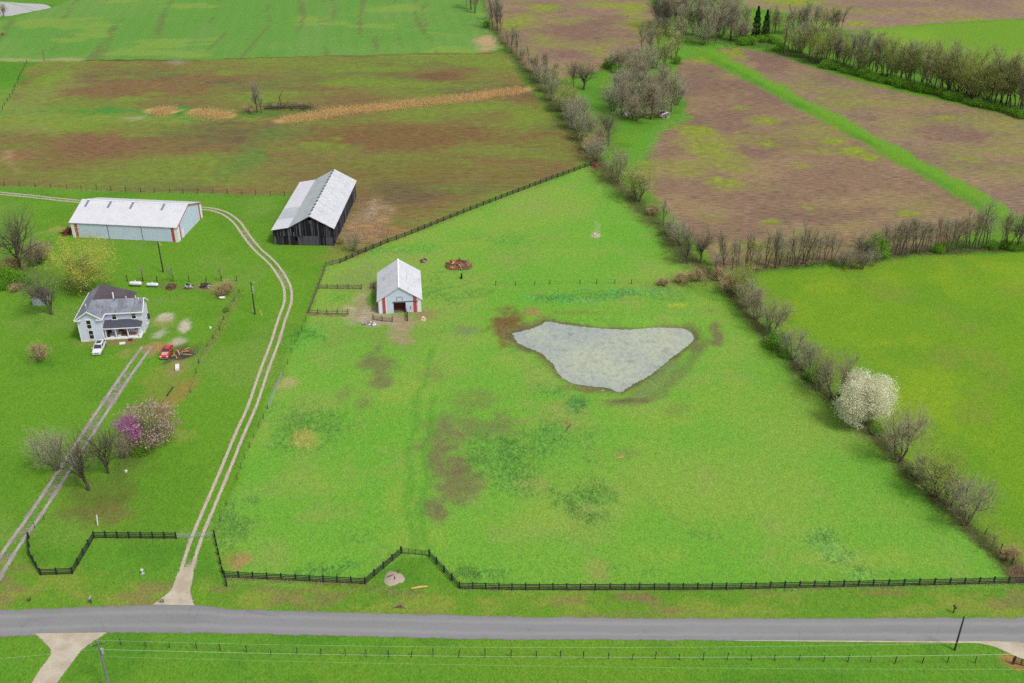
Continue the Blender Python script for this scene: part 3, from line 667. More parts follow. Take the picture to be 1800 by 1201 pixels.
M_TRIM = pm('white trim', A(254, 254, 255), A(246, 246, 250), 2)
M_RED = pm('barn red trim', A(204, 92, 82), A(188, 80, 72), 1.5)
M_DARKTRIM = pm('dark grey trim', A(78, 84, 92), A(66, 70, 76), 2)
M_SKYLIGHT = pm('cloudy plastic skylight', A(136, 148, 160), A(120, 132, 146), 2, .3)
M_DARK = pm('dark interior', A(40, 36, 34), A(28, 26, 25), 1.5, .9)
M_DIRT = pm('dirt', A(150, 132, 108), A(120, 104, 84), 2.2, .95, .1, bump=.06)
M_GLASS = pm('dark window glass', (.012, .014, .018), (.02, .022, .026), 1, .12, .6)
def gable_wall(name, mat, par, poly, vec): return MB().prism(poly, vec).obj(name, mat, par)
def local_thing(name, label, cat, px, py, yaw, group=None):
    p = at(px, py); return thing(name, label, cat, (p.x, p.y, 0), R(yaw), group)

# long machine shed
sh = local_thing('machine_shed', 'long pale metal machine shed with red stripes and four roof skylights', 'shed', 129, 417, -6.5)
SW, SL, SE, SR = 28.5, 16.8, 4.2, 7.0
T = .12
MB().box(0, SW, .0, T, 0, SE).obj('front_wall', M_WALL_SHEET, sh)
MB().box(0, SW, SL - T, SL, 0, SE).obj('back_wall', M_WALL_SHEET, sh)
for x in (0, SW - T):
    gable_wall('gable_wall', M_WALL_SHEETY, sh, [(x, T, 0), (x, SL - T, 0), (x, SL - T, SE), (x, SL / 2, SR - .12), (x, T, SE)], (T, 0, 0))
for s in (0, 1):
    y0, y1 = (-.35, SL / 2) if s == 0 else (SL + .35, SL / 2)
    z0 = SE + .02 - .35 * (SR - SE) / (SL / 2)
    ro = gable_wall('roof_slope', M_WHITE_ROOF, sh, [(-.3, y0, z0), (SW + .3, y0, z0), (SW + .3, y1, SR), (-.3, y1, SR)], (0, 0, .1))
    for x in (1.7, 7.9, 14.0, 22.5):
        k = (SR - SE) / (SL / 2)
        if s == 0: a, b = 8.25, 5.7
        else: a, b = SL - 8.25, SL - 6.6
        za = SE + k * (a if s == 0 else SL - a) + .13; zb = SE + k * (b if s == 0 else SL - b) + .13
        gable_wall('skylight', M_SKYLIGHT, ro, [(x - .3, b, zb), (x + .3, b, zb), (x + .3, a, za), (x - .3, a, za)], (0, 0, .03))
MB().box(-.3, SW + .3, SL / 2 - .2, SL / 2 + .2, SR + .085, SR + .15).obj('ridge_cap', M_TRIM, sh)
for x in (.95, 27.0): MB().box(x, x + .7, -.07, -.004, 0, SE - .1).obj('red_stripe', M_RED, sh)
for x in (0, 27.75): MB().box(x, x + .9, -.06, -.003, 0, SE - .1).obj('corner_panel', M_TRIM, sh)
for x0, x1 in ((1.72, 9.85), (10.0, 18.95), (19.1, 26.95)): MB().box(x0, x1, -.1, -.03, .06, SE - .22).obj('sliding_door', M_WALL_SHEET, sh)
for x in (9.86, 18.96): MB().box(x, x + .13, -.12, -.02, .05, SE - .2).obj('door_post', M_DARKTRIM, sh)
MB().box(.0, SW, -.2, -.005, SE - .2, SE - .02).obj('door_track', M_DARKTRIM, sh)
for y in (1.5, SL - 1.8): MB().box(SW + .004, SW + .07, y, y + .6, 0, SE + .1).obj('red_stripe', M_RED, sh)
MB().box(SW + .003, SW + .06, .0, 1.45, 0, SE).obj('corner_panel', M_TRIM, sh); MB().box(SW + .003, SW + .06, SL - 1.15, SL, 0, SE).obj('corner_panel', M_TRIM, sh)
MB().box(SW + .005, SW + .08, 3.0, 3.9, 0, 2.1).obj('side_door', M_TRIM, sh)
k = (SR - SE) / (SL / 2)
for x in (SW + .3, -.36):
    for s in (0, 1):
        ya, yb = (-.35, SL / 2) if s == 0 else (SL + .35, SL / 2)
        za = SE - .35 * k
        gable_wall('red_rake_trim', M_RED, sh, [(x, ya, za - .1), (x, ya, za + .1), (x, yb, SR + .1), (x, yb, SR - .1)], (.06, 0, 0))

# weathered black tobacco barn with a lean-to: upright planks
bb = local_thing('tobacco_barn', 'weathered black plank barn with a pale patched metal roof and lean-to', 'barn', 483, 430, -2.3)
t = NT('weathered black planks'); v = t.coord()
r = t.attr('tone'); n = t.noise(1.2, 5, .7, v, (6, 6, .5)); f = t.noise(.3, 4, .6, v)
c = t.mix(t.ramp(t.math('ADD', t.math('MULTIPLY', r, .55), t.math('MULTIPLY', n, .5)), .48, .86), A(34, 34, 42), A(118, 118, 128))
c = t.mix(t.ramp(f, .45, .65, 0, .5), c, A(58, 46, 42)); t.color(c); t.rough(.9, .15); M_BLACK = t.m
prng = random.Random(21)
def plank_wall(name, par, x0, x1, zlo, ztop, place, gaps=(), w=.26, mat=None):
    """a wall of upright planks; ztop(x) is the top edge; place maps (x, out, z) to the barn's axes"""
    mb = MB(); tone = []
    x = x0
    while x < x1 - .05:
        e = min(x + w * prng.uniform(.8, 1.15), x1)
        segs = [(zlo + prng.uniform(0, .06), None)]
        for gx0, gx1, gz0, gz1 in gaps:
            if gx0 < (x + e) / 2 < gx1: segs = [(zlo, gz0), (gz1, None)]
        o = prng.uniform(0, .05); tt = prng.random()
        for a, b in segs:
            za, zb = (a, b if b else ztop(x)), (a, b if b else ztop(e - .02))
            n0 = len(mb.v)
            q = [(x, 0, za[0]), (e - .02, 0, zb[0]), (e - .02, 0, zb[1]), (x, 0, za[1])]
            mb.v += [place(px_, o, pz) for px_, _, pz in q] + [place(px_, o + .05, pz) for px_, _, pz in q]
            mb.f += [tuple(n0 + i for i in g) for g in ((0, 1, 2, 3), (7, 6, 5, 4), (0, 4, 5, 1), (1, 5, 6, 2), (2, 6, 7, 3), (3, 7, 4, 0))]
            tone += [tt] * 8
        x = e
    me = mb.mesh(name, mat or M_BLACK)
    a = me.attributes.new('tone', 'FLOAT', 'POINT'); a.data.foreach_set('value', np.array(tone, np.float32))
    return tag(link(name, me, par), kind='stuff')
BL, BK, BRX, BRZ, BE = 4.2, 4.95, 9.75, 8.1, 5.0
def btop(x): return 4.15 + .75 * x / BL if x < BL else (4.9 + (BRZ - 4.9) * (x - BL) / (BRX - BL) if x < BRX else BRZ - (BRZ - BE) * (x - BRX) / (15.4 - BRX))
LB = 33.0
plank_wall('front_planks', bb, 0, 15.4, 2.35, lambda x: btop(x) - .1, lambda x, o, z: (x, -o, z), gaps=((9.3, 10.2, 7.0, 7.75), (5.2, 5.5, 3.6, 5.0), (6.2, 6.5, 3.0, 4.1), (5.7, 6.0, 4.4, 4.9)))
plank_wall('lower_front_planks', bb, 0, 15.4, 0, lambda x: 2.3, lambda x, o, z: (x, -.06 - o, z), gaps=((5.6, 6.0, 1.2, 2.2),))
plank_wall('side_planks', bb, 0, LB, 0, lambda x: BE - .15, lambda x, o, z: (15.4 + o, x, z), w=.3)
plank_wall('side_planks', bb, 0, LB, 0, lambda x: 4.05, lambda x, o, z: (-o, x, z), w=.3)
plank_wall('back_planks', bb, 0, 15.4, 0, lambda x: btop(x) - .1, lambda x, o, z: (x, LB + o, z), w=.3)
M_OLDDOOR = pm('grey old boards', A(104, 104, 112), A(72, 72, 80), 1.5, .9, .1, stretch=(6, 6, .4))
MB().box(7.6, 11.6, -.26, -.14, .05, 2.55).obj('barn_door', M_OLDDOOR, bb)
MB().box(13.4, 15.2, -.26, -.14, .05, 2.3).obj('barn_door', M_OLDDOOR, bb)
MB().box(6.2, 7.2, -.26, -.14, .05, 2.1).obj('barn_door', M_OLDDOOR, bb)
MB().box(9.4, 10.2, -.14, -.08, 6.0, 6.9).obj('hatch', M_OLDDOOR, bb)
MB().box(.1, 15.3, .35, LB - .1, .02, .08).obj('floor', M_DARK, bb)
M_BROOF1 = ribbed('pale roof sheet', A(220, 222, 228), A(206, 210, 216), .5, 'Y', .3, rust=(A(140, 134, 132), (.5, 2.0, 1), .8))
M_BROOF2 = ribbed('grey galvanised roof sheet', A(200, 207, 210), A(182, 192, 196), .5, 'Y', .35, rust=(A(150, 140, 136), (2.0, .4, 1), .6))
M_BROOF3 = ribbed('new pale roof sheet', A(224, 224, 232), A(216, 216, 226), .5, 'Y', .1)
def bslope(name, mat, x0, z0, x1, z1, y0, y1, lift=.0):
    return gable_wall(name, mat, bb, [(x0, y0, z0 + lift), (x1, y0, z1 + lift), (x1, y1, z1 + lift), (x0, y1, z0 + lift)], (0, 0, .07))
bslope('roof_slope', M_BROOF1, BRX, BRZ, 15.85, BE - .24, -.5, LB + .4)
bslope('roof_slope', M_BROOF2, BL - .1, 4.9, BRX - .01, BRZ, -.5, LB + .4)
for y0, y1, m in ((-.5, 6.0, M_BROOF3), (6.02, 13.6, M_BROOF2), (13.62, LB + .4, M_BROOF3)):
    bslope('lean_to_roof', m, -.4, 4.1, BL - .08, 4.92, y0, y1)
# lapped sheets on the right hand slope, one course above the other, and lifted ridge pieces
kx = (BE - .24 - BRZ) / (15.85 - BRX)
mb = MB()
for i in range(44):
    y = -.4 + i * .76
    for j in range(3):
        xa = BRX + .15 + j * 2.0; xb = xa + 1.95
        if prng.random() < .12: continue
        mb.prism([(xa, y, BRZ + kx * (xa - BRX) + .09), (xb, y, BRZ + kx * (xb - BRX) + .085), (xb, y + .72, BRZ + kx * (xb - BRX) + .085), (xa, y + .72, BRZ + kx * (xa - BRX) + .09)], (0, 0, .02 + .02 * (2 - j)))
tag(mb.obj('roof_sheets', M_BROOF1, bb), kind='stuff')
for i in range(15):
    y = .8 + i * 2.2 + prng.uniform(-.4, .4); z = BRZ + .1
    MB().prism([(BRX - .45, y, z - .12), (BRX + .2, y, z + .12), (BRX + .2, y + .7, z + .12), (BRX - .45, y + .5, z - .12)], (0, 0, .05)).obj('ridge_piece', M_DARKTRIM if i % 2 else M_OLDDOOR, bb)

# small white barn in the paddock
sb = local_thing('small_barn', 'small pale metal barn with two red stripes and an open dark doorway', 'barn', 666, 552, 6.0)
QW, QL, QE, QR = 9.6, 14.4, 3.3, 6.5
sbz = gz(at(700, 550))
DX0, DX1, DH = 3.4, 6.1, 2.6
gable_wall('front_wall', M_WALL_SHEET, sb, [(0, 0, 0), (DX0, 0, 0), (DX0, 0, DH), (DX1, 0, DH), (DX1, 0, 0), (QW, 0, 0), (QW, 0, QE), (QW / 2, 0, QR - .1), (0, 0, QE)], (0, T, 0))
gable_wall('back_wall', M_WALL_SHEET, sb, [(0, QL - T, 0), (QW, QL - T, 0), (QW, QL - T, QE), (QW / 2, QL - T, QR - .1), (0, QL - T, QE)], (0, T, 0))
MB().box(0, T, T, QL - T, 0, QE - .02).obj('side_wall', M_RED, sb); MB().box(QW - T, QW, T, QL - T, 0, QE - .02).obj('side_wall', M_WALL_SHEETY, sb)
for s in (0, 1):
    k = (QR - QE) / (QW / 2)
    x0, x1 = (-.3, QW / 2) if s == 0 else (QW + .3, QW / 2)
    gable_wall('roof_slope', M_WHITE_ROOFY, sb, [(x0, -.3, QE - .3 * k + .02), (x1, -.3, QR), (x1, QL + .3, QR), (x0, QL + .3, QE - .3 * k + .02)], (0, 0, .08))
MB().box(QW / 2 - .18, QW / 2 + .18, -.3, QL + .3, QR + .05, QR + .12).obj('ridge_cap', M_TRIM, sb)
def stripe(x0, x1, mat, name): 
    k = (QR - QE) / (QW / 2)
    h = lambda x: QE + k * min(x, QW - x) - .16
    gable_wall(name, mat, sb, [(x0, -.05, .03), (x1, -.05, .03), (x1, -.05, h(x1)), (x0, -.05, h(x0))], (0, .045, 0))
stripe(.95, 1.6, M_RED, 'red_stripe'); stripe(7.85, 8.6, M_RED, 'red_stripe')
stripe(.1, .75, M_TRIM, 'white_stripe'); stripe(8.75, 9.5, M_TRIM, 'white_stripe'); stripe(1.62, 1.85, M_TRIM, 'white_stripe')
d_ = MB().box(DX1 + .05, 7.8, -.16, -.07, .1, 2.75).obj('sliding_door', M_WALL_SHEET, sb)
MB().box(7.1, 7.3, -.2, -.155, .9, 1.7).obj('sign_board', M_RED, d_); MB().box(6.98, 7.08, -.2, -.155, .8, 1.8).obj('sign_board', M_TRIM, d_)
MB().box(DX0 - .1, 8.9, -.2, -.02, 2.78, 2.9).obj('door_track', M_DARKTRIM, sb)
for b in ((4.15, 4.22, 3.0, 3.95), (5.38, 5.45, 3.0, 3.95), (4.15, 5.45, 3.96, 4.03)): MB().box(b[0], b[1], -.04, -.003, b[2], b[3]).obj('hatch_frame', M_DARKTRIM, sb)
MB().box(.2, QW - .2, .2, QL - .2, .01, .06).obj('floor', M_DIRT, sb)
M_REDIN = pm('red boarded partition', A(140, 66, 56), A(96, 46, 42), 1.2, stretch=(4, 4, .5))
MB().box(.2, QW - .2, 2.2, 2.3, .06, 1.5).obj('stall_partition', M_REDIN, sb)

# farmhouse
M_SIDING = NT('white clapboard siding'); t = M_SIDING; v = t.coord()
w = t.n('ShaderNodeTexWave', wave_type='BANDS', bands_direction='Z', wave_profile='SAW'); t.l(v, w.inputs[0]); w.inputs['Scale'].default_value = 1 / .2 / 6.3; w.inputs['Distortion'].default_value = 0
n = t.noise(.7, 4, .6, v)
t.color(t.mix(t.ramp(w.outputs[1], 0, .2, .35, 0), t.mix(t.ramp(n, .4, .65), A(228, 235, 254), A(220, 228, 250)), A(180, 186, 204))); t.rough(.6, .3); t.bump(w.outputs[1], .02, .6); M_SIDING = t.m
t = NT('grey shingle roof'); v = t.coord(); n = t.noise(.5, 5, .65, v); f = t.noise(7, 3, .7, v); st = t.noise(.8, 5, .7, v, (2.5, .4, 1))
c = t.mix(t.ramp(n, .38, .62), A(132, 136, 148), A(160, 164, 174)); c = t.mix(t.ramp(st, .52, .68, 0, .85), c, A(72, 68, 76)); c = t.mix(t.ramp(f, .4, .7, 0, .4), c, A(70, 72, 82)); t.color(c); t.rough(.9, .2); t.bump(f, .02, .5); M_SHINGLE = t.m
t = NT('brown shingle roof'); v = t.coord(); n = t.noise(.5, 5, .65, v); f = t.noise(7, 3, .7, v)
c = t.mix(t.ramp(n, .38, .62), A(88, 80, 88), A(104, 92, 98)); c = t.mix(t.ramp(f, .4, .7, 0, .4), c, A(66, 60, 66)); t.color(c); t.rough(.9, .2); t.bump(f, .02, .5); M_SHINGLE2 = t.m
ho = local_thing('farmhouse', 'white two storey clapboard farmhouse with a grey shingle roof and front porch', 'house', 143.5, 601, 6.0)
AW, AL, HE, HR = 4.9, 12.4, 5.55, 7.25
BX, BY0, BY1 = 12.8, 2.6, 7.6
gable_wall('front_gable_wall', M_SIDING, ho, [(0, 0, 0), (AW, 0, 0), (AW, 0, HE), (AW / 2, 0, HR - .08), (0, 0, HE)], (0, .2, 0))
gable_wall('back_gable_wall', M_SIDING, ho, [(0, AL, 0), (9.5, AL, 0), (9.5, AL, 4.9), (AW / 2, AL, HR - .08), (0, AL, HE)], (0, .2, 0))
MB().box(0, .2, .2, AL, 0, HE).obj('side_wall', M_SIDING, ho)
MB().box(AW - .2, AW, .2, BY0, 0, HE).obj('side_wall', M_SIDING, ho)
MB().box(AW, BX - .2, BY0, BY0 + .2, 0, HE).obj('front_wall', M_SIDING, ho)
MB().box(9.3, BX - .2, BY1 - .2, BY1, 0, HE).obj('back_wall', M_SIDING, ho)
MB().box(9.3, 9.5, BY1, AL, 0, 4.85).obj('side_wall', M_SIDING, ho)
gable_wall('right_gable_wall', M_SIDING, ho, [(BX - .2, BY0, 0), (BX - .2, BY1, 0), (BX - .2, BY1, HE), (BX - .2, (BY0 + BY1) / 2, HR - .1), (BX - .2, BY0, HE)], (.2, 0, 0))
def slope(name, mat, pts, th=.14): return gable_wall(name, mat, ho, pts, (0, 0, th))
ov = .4; kA = (HR - HE) / (AW / 2); zA = HE - ov * kA
slope('roof_slope', M_SHINGLE, [(-ov, -ov, zA), (AW / 2, -ov, HR), (AW / 2, AL + ov, HR), (-ov, AL + ov, zA)])
yB = (BY0 + BY1) / 2; kB = (HR - HE) / (yB - BY0); zB = HE - ov * kB
slope('roof_slope', M_SHINGLE, [(AW / 2, -ov, HR), (AW / 2, yB, HR), (AW + ov, BY0 - ov, zB), (AW + ov, -ov, zA)])
slope('roof_slope', M_SHINGLE, [(AW / 2 + .004, yB, HR + .004), (BX + ov, yB, HR + .004), (BX + ov, BY0 - ov, zB), (AW + ov + .004, BY0 - ov, zB)])
slope('roof_slope', M_SHINGLE2, [(9.6, yB + .004, HR), (BX + ov, yB + .004, HR), (BX + ov, BY1 + ov, zB), (9.6, BY1 + ov, zB)])
slope('ell_roof', M_SHINGLE2, [(AW / 2 + .004, yB + .004, HR - .01), (9.9, yB + .004, HR - 1.9), (9.9, AL + ov, HR - 2.3), (AW / 2 + .004, AL + ov, HR - .01)])
slope('ell_roof', M_SHINGLE2, [(AW / 2 + .01, yB + .008, HR - .02), (9.58, yB + .008, HR - .02), (9.9, BY1 + 1.8, HR - 2.0), (AW / 2 + .01, BY1 + 1.8, HR - .5)])
# white fascia along gables, eaves and corners
def bar(name, a, b, w=.12, h=.24, mat=M_TRIM):
    a, b = Vector(a), Vector(b); d = (b - a).normalized(); s = d.cross(Vector((0, 0, 1))).normalized() * w / 2; u = Vector((0, 0, h / 2))
    return MB().prism([a - s - u, a + s - u, a + s + u, a - s + u], b - a).obj(name, mat, ho)
for x0, z0 in ((-ov, zA), (AW + ov, zA)): bar('rake_board', (x0, -ov - .065, z0 + .02), (AW / 2, -ov - .065, HR + .02))
for x0, z0 in ((-ov, zA),): bar('rake_board', (x0 - .065, -ov, z0 + .03), (x0 - .065, AL + ov, z0 + .03))
for y0 in (BY0 - ov, BY1 + ov): bar('rake_board', (BX + ov + .065, y0, zB + .02), (BX + ov + .065, yB, HR + .02), .12, .3)
bar('eave_board', (AW + ov + .1, BY0 - ov - .065, zB + .02), (BX + ov, BY0 - ov - .065, zB + .02)); bar('eave_board', (AW + ov + .065, -ov, zA + .02), (AW + ov + .065, BY0 - ov, zA + .02))
MB().box(-ov, .9, -ov - .1, .0, HE - .42, HE - .2).obj('gable_return', M_TRIM, ho); MB().box(AW - .9, AW + ov, -ov - .1, .0, HE - .42, HE - .2).obj('gable_return', M_TRIM, ho)
for x, y in ((-.03, -.03), (AW - .17, -.03), (BX - .17, BY0 - .03), (BX - .17, BY1 - .17)): MB().box(x, x + .2, y, y + .2, 0, HE - .05).obj('corner_board', M_TRIM, ho)
for y in (-.02,): MB().box(0.2, AW - .2, -.03, -.004, 0, .3).obj('skirt_board', M_TRIM, ho)
def window(x, z, w, h, face='front', y=0.0):
    wd = thing_part('window', ho)
    P = (lambda a, o, zz: (a, y - o, zz)) if face == 'front' else (lambda a, o, zz: (BX + o, a, zz))
    def bx(name, a0, a1, z0, z1, o0, o1, mat):
        mb = MB(); c = [P(a, o, zz) for zz in (z0, z1) for a, o in ((a0, o0), (a1, o0), (a1, o1), (a0, o1))]
        mb.v = c; mb.f = [(3, 2, 1, 0), (4, 5, 6, 7), (0, 1, 5, 4), (1, 2, 6, 5), (2, 3, 7, 6), (3, 0, 4, 7)]
        return mb.obj(name, mat, wd)
    bx('frame', x - w / 2 - .14, x - w / 2, z, z + h, .003, .09, M_TRIM); bx('frame', x + w / 2, x + w / 2 + .14, z, z + h, .003, .09, M_TRIM)
    bx('frame', x - w / 2 - .14, x + w / 2 + .14, z + h + .002, z + h + .18, .003, .1, M_TRIM); bx('sill', x - w / 2 - .2, x + w / 2 + .2, z - .14, z - .002, .003, .16, M_TRIM)
    bx('rail', x - w / 2, x + w / 2, z + h / 2 - .04, z + h / 2 + .04, .01, .06, M_TRIM)
    for zz in (z + .02, z + h / 2 + .05): bx('pane', x - w / 2 + .01, x + w / 2 - .01, zz, zz + h / 2 - .08, .006, .03, M_GLASS)
def thing_part(name, par):
    o = bpy.data.objects.new(name, None); C.objects.link(o); o.parent = par; o.empty_display_size = .2; return o
window(2.3, 3.1, .9, 2.0); window(2.35, .6, .9, 2.0)
window(7.0, 3.68, .85, 1.65, y=BY0); window(11.1, 3.68, .85, 1.65, y=BY0); window(11.1, 1.0, .8, 1.4, y=BY0)
window(5.6, .9, .6, 1.5, 'side')
# porch
MB().box(AW + .02, BX - .3, .2, BY0 - .02, .05, .42).obj('porch_floor', M_TRIM, ho)
for x in (5.25, 7.35, 9.85, 12.25): MB().box(x - .1, x + .1, .28, .48, .42, 2.75).obj('porch_post', M_TRIM, ho)
MB().box(12.15, 12.35, 1.6, 1.8, .42, 2.9).obj('porch_post', M_TRIM, ho)
MB().box(AW + .02, 12.4, .26, .5, 2.6, 2.82).obj('porch_beam', M_TRIM, ho)
M_SHINGLE3 = pm('dark porch shingles', A(84, 88, 100), A(70, 74, 86), 3, .9)
slope('porch_roof', M_SHINGLE3, [(AW + .02, -.05, 2.82), (12.75, -.05, 2.82), (10.9, BY0 - .01, 3.55), (AW + .02, BY0 - .01, 3.55)], .1)
slope('porch_roof', M_SHINGLE3, [(12.752, -.05, 2.82), (12.752, BY0 - .01, 2.86), (10.902, BY0 - .01, 3.55)], .1)
bar('eave_board', (AW + .05, -.1, 2.84), (12.8, -.1, 2.84), .08, .2)
MB().box(7.3, 8.3, BY0 - .08, BY0 - .004, .42, 2.5).obj('front_door', pm('brown door', A(120, 70, 58), A(96, 56, 46), 2), ho)
MB().box(AW + .1, 5.9, BY0 - .06, BY0 - .003, .43, 2.3).obj('front_door', pm('maroon door', A(104, 60, 62), A(84, 48, 52), 2), ho)
# vent pipes on the roof
for (x, y, z, h, nm) in ((1.3, 3.6, 6.3, .9, 'vent_pipe'), (1.9, 2.0, 6.7, .35, 'vent_pipe'), (9.4, yB + .5, 7.1, .5, 'vent_pipe'), (12.2, yB - .4, 7.0, .6, 'vent_pipe'), (11.4, yB + .5, 7.05, .6, 'vent_pipe')):
    MB().tube([(x, y, z), (x, y, z + h)], .11, 8).obj(nm, M_TRIM, ho)
MB().tube([(6.7, yB + .6, 6.6), (6.75, yB + .7, 8.6)], .15, 8).obj('chimney_pipe', M_TRIM, ho)
MB().box(BX + .003, BX + .4, 6.6, 7.2, 1.2, 2.4).obj('meter_box', M_DARKTRIM, ho)
def on_house(x, y, z=0):
    a = R(6.0); p = at(143.5, 601); return Vector((p.x + x * math.cos(a) - y * math.sin(a), p.y + x * math.sin(a) + y * math.cos(a), z))

# little garden shed
gs = local_thing('garden_shed', 'small weathered white garden shed under a leaning bare tree', 'shed', 58, 538, 6)
M_OLDW = pm('faded white boards', A(196, 206, 214), A(168, 178, 186), 1.2, stretch=(5, 5, .6))
gable_wall('front_wall', M_OLDW, gs, [(0, 0, 0), (2.9, 0, 0), (2.9, 0, 2.1), (1.45, 0, 3.0), (0, 0, 2.1)], (0, .1, 0)); gable_wall('back_wall', M_OLDW, gs, [(0, 3.3, 0), (2.9, 3.3, 0), (2.9, 3.3, 2.1), (1.45, 3.3, 3.0), (0, 3.3, 2.1)], (0, .1, 0))
MB().box(0, .1, .1, 3.3, 0, 2.1).obj('side_wall', M_OLDW, gs); MB().box(2.8, 2.9, .1, 3.3, 0, 2.1).obj('side_wall', M_OLDW, gs)
for x0 in (-.2, 3.1): gable_wall('roof_slope', M_SHINGLE2, gs, [(x0, -.2, 1.98), (1.45, -.2, 3.02), (1.45, 3.6, 3.02), (x0, 3.6, 1.98)], (0, 0, .08))
for i in range(9): MB().box(.06, 2.84, -.03, -.002, .1 + i * .23, .1 + i * .23 + .19).obj('board', M_OLDW, gs)

# ------------------------------------------------------------------ vehicles, tanks, poles, small things
def car(name, label, loc, rz, prof, glass_mat, body_mat, hood_mat=None, sunroof=False, bumper=None, plate=False):
    t_ = thing(name, label, 'car', loc, rz)
    L, Wd, roof, belt = prof['L'], prof['W'], prof['roof'], prof['belt']
    hw = Wd / 2
    secs = []
    for x, zt, k in prof['body']:       # x from the back, top height, width factor
        w_ = hw * k
        secs.append([(x, -w_ * .93, .28), (x, -w_, .5), (x, -w_, zt - .12), (x, -w_ * .9, zt), (x, w_ * .9, zt), (x, w_, zt - .12), (x, w_, .5), (x, w_ * .93, .28)])
    MB().loft(secs).obj('body', body_mat, t_, True).modifiers.new('edge', 'EDGE_SPLIT').split_angle = R(38)
    x0, x1, x2, x3 = prof['cab']        # rear base, rear top, front top, front base
    g = [(x0, belt), (x1, roof), (x2, roof), (x3, belt)]
    def ring(k, z, xa, xb): return [(xa, -hw * k, z), (xb, -hw * k, z), (xb, hw * k, z), (xa, hw * k, z)]
    MB().loft([ring(.9, belt - .05, x0, x3), ring(.74, roof - .02, x1, x2)]).obj('window_glass', glass_mat, t_)
    MB().loft([ring(.78, roof - .05, x1 - .1, x2 + .1), ring(.72, roof + .05, x1 + .02, x2 - .05)]).obj('roof', body_mat, t_, True)
    for s in (-1, 1):
        for (xa, xb) in ((x0, x1), (x3, x2), ((x0 + x3) / 2 - .05, (x1 + x2) / 2 - .05)):
            MB().tube([(xa, s * hw * .9, belt - .02), (xb, s * hw * .75, roof)], .055, 5).obj('pillar', body_mat, t_)
    if sunroof: MB().box(x1 + .55, x2 - .3, -hw * .5, hw * .5, roof + .045, roof + .065).obj('sunroof', glass_mat, t_)
    if hood_mat: MB().prism([(x3 + .08, -hw * .68, belt - .01), (L / 2 - .35, -hw * .6, prof['hood'] - .02), (L / 2 - .35, hw * .6, prof['hood'] - .02), (x3 + .08, hw * .68, belt - .01)], (0, 0, .05)).obj('bonnet', hood_mat, t_)
    for x in prof['axles']:
        for s in (-1, 1):
            w_ = MB().tube([(x, s * (hw - .2), .34), (x, s * (hw + .015), .34)], .34, 14).obj('wheel', M_TYRE, t_)
            MB().tube([(x, s * (hw + .012), .34), (x, s * (hw + .03), .34)], .2, 12).obj('rim', M_CHROME, w_)
    for s in (-1, 1):
        MB().box(L / 2 - .12, L / 2 + .005, s * hw * .72 - .2, s * hw * .72 + .2, .66, .84).obj('headlight', M_LAMP, t_)
        MB().box(-L / 2 - .01, -L / 2 + .1, s * hw * .75 - .16, s * hw * .75 + .16, .7, .92).obj('tail_light', M_TAIL, t_)
        MB().box(x3 - .35, x3 - .12, s * (hw + .02), s * (hw + .2), belt - .02, belt + .14).obj('mirror', body_mat, t_)
    MB().box(L / 2 - .1, L / 2 + .02, -hw * .45, hw * .45, .5, .64).obj('grille', M_DARKTRIM, t_)
    MB().box(L / 2 - .08, L / 2 + .07, -hw * .88, hw * .88, .3, .44).obj('bumper', bumper or body_mat, t_)
    return t_
M_TYRE = pm('tyre rubber', (.02, .02, .022), (.03, .03, .03), 3, .9); M_CHROME = pm('bright metal', (.5, .5, .52), (.4, .4, .42), 3, .3, .5, .8)
M_LAMP = pm('lamp glass', (.6, .62, .65), (.5, .52, .55), 3, .15, .6); M_TAIL = pm('red lamp glass', (.3, .01, .01), (.25, .01, .01), 3, .2)
M_CARW = pm('white car paint', A(236, 238, 244), A(228, 230, 238), 1, .3, .5); M_CARR = pm('faded red car paint', A(214, 52, 48), A(196, 44, 44), 1.5, .4, .5)
M_HOODP = pm('bleached pink bonnet paint', A(214, 190, 186), A(196, 150, 146), 2, .6); M_CGLASS = pm('car glass', (.02, .025, .03), (.03, .035, .04), 1, .08, .6)
a, b = at(171, 627), at(185, 601)
car('car', 'white estate car with a dark sunroof parked before the farmhouse', ((a.x + b.x) / 2 - .2, (a.y + b.y) / 2 - .4, .0), R(-90 + 5),
    dict(L=4.8, W=1.95, roof=1.62, belt=1.05, hood=.98, axles=(-1.4, 1.45), body=[(-2.4, .95, .86), (-2.25, 1.08, .95), (-1.2, 1.08, 1), (.9, 1.06, 1), (1.3, 1.02, 1), (2.1, .9, .95), (2.38, .72, .84)], cab=(-2.25, -1.75, .35, 1.2)), M_CGLASS, M_CARW, sunroof=True)
a, b = at(288, 634), at(299, 612)
car('car', 'old red car with a bleached pale bonnet beside a burnt patch', ((a.x + b.x) / 2, (a.y + b.y) / 2, .0), R(-90 + 3),
    dict(L=4.7, W=1.9, roof=1.5, belt=1.0, hood=.98, axles=(-1.4, 1.4), body=[(-2.35, .8, .8), (-2.1, .96, .95), (-1.2, 1.02, 1), (.6, 1.02, 1), (1.0, 1.0, 1), (2.0, .94, .95), (2.33, .76, .85)], cab=(-1.9, -1.05, .15, .75)), M_CGLASS, M_CARR, hood_mat=M_HOODP, bumper=M_CHROME)

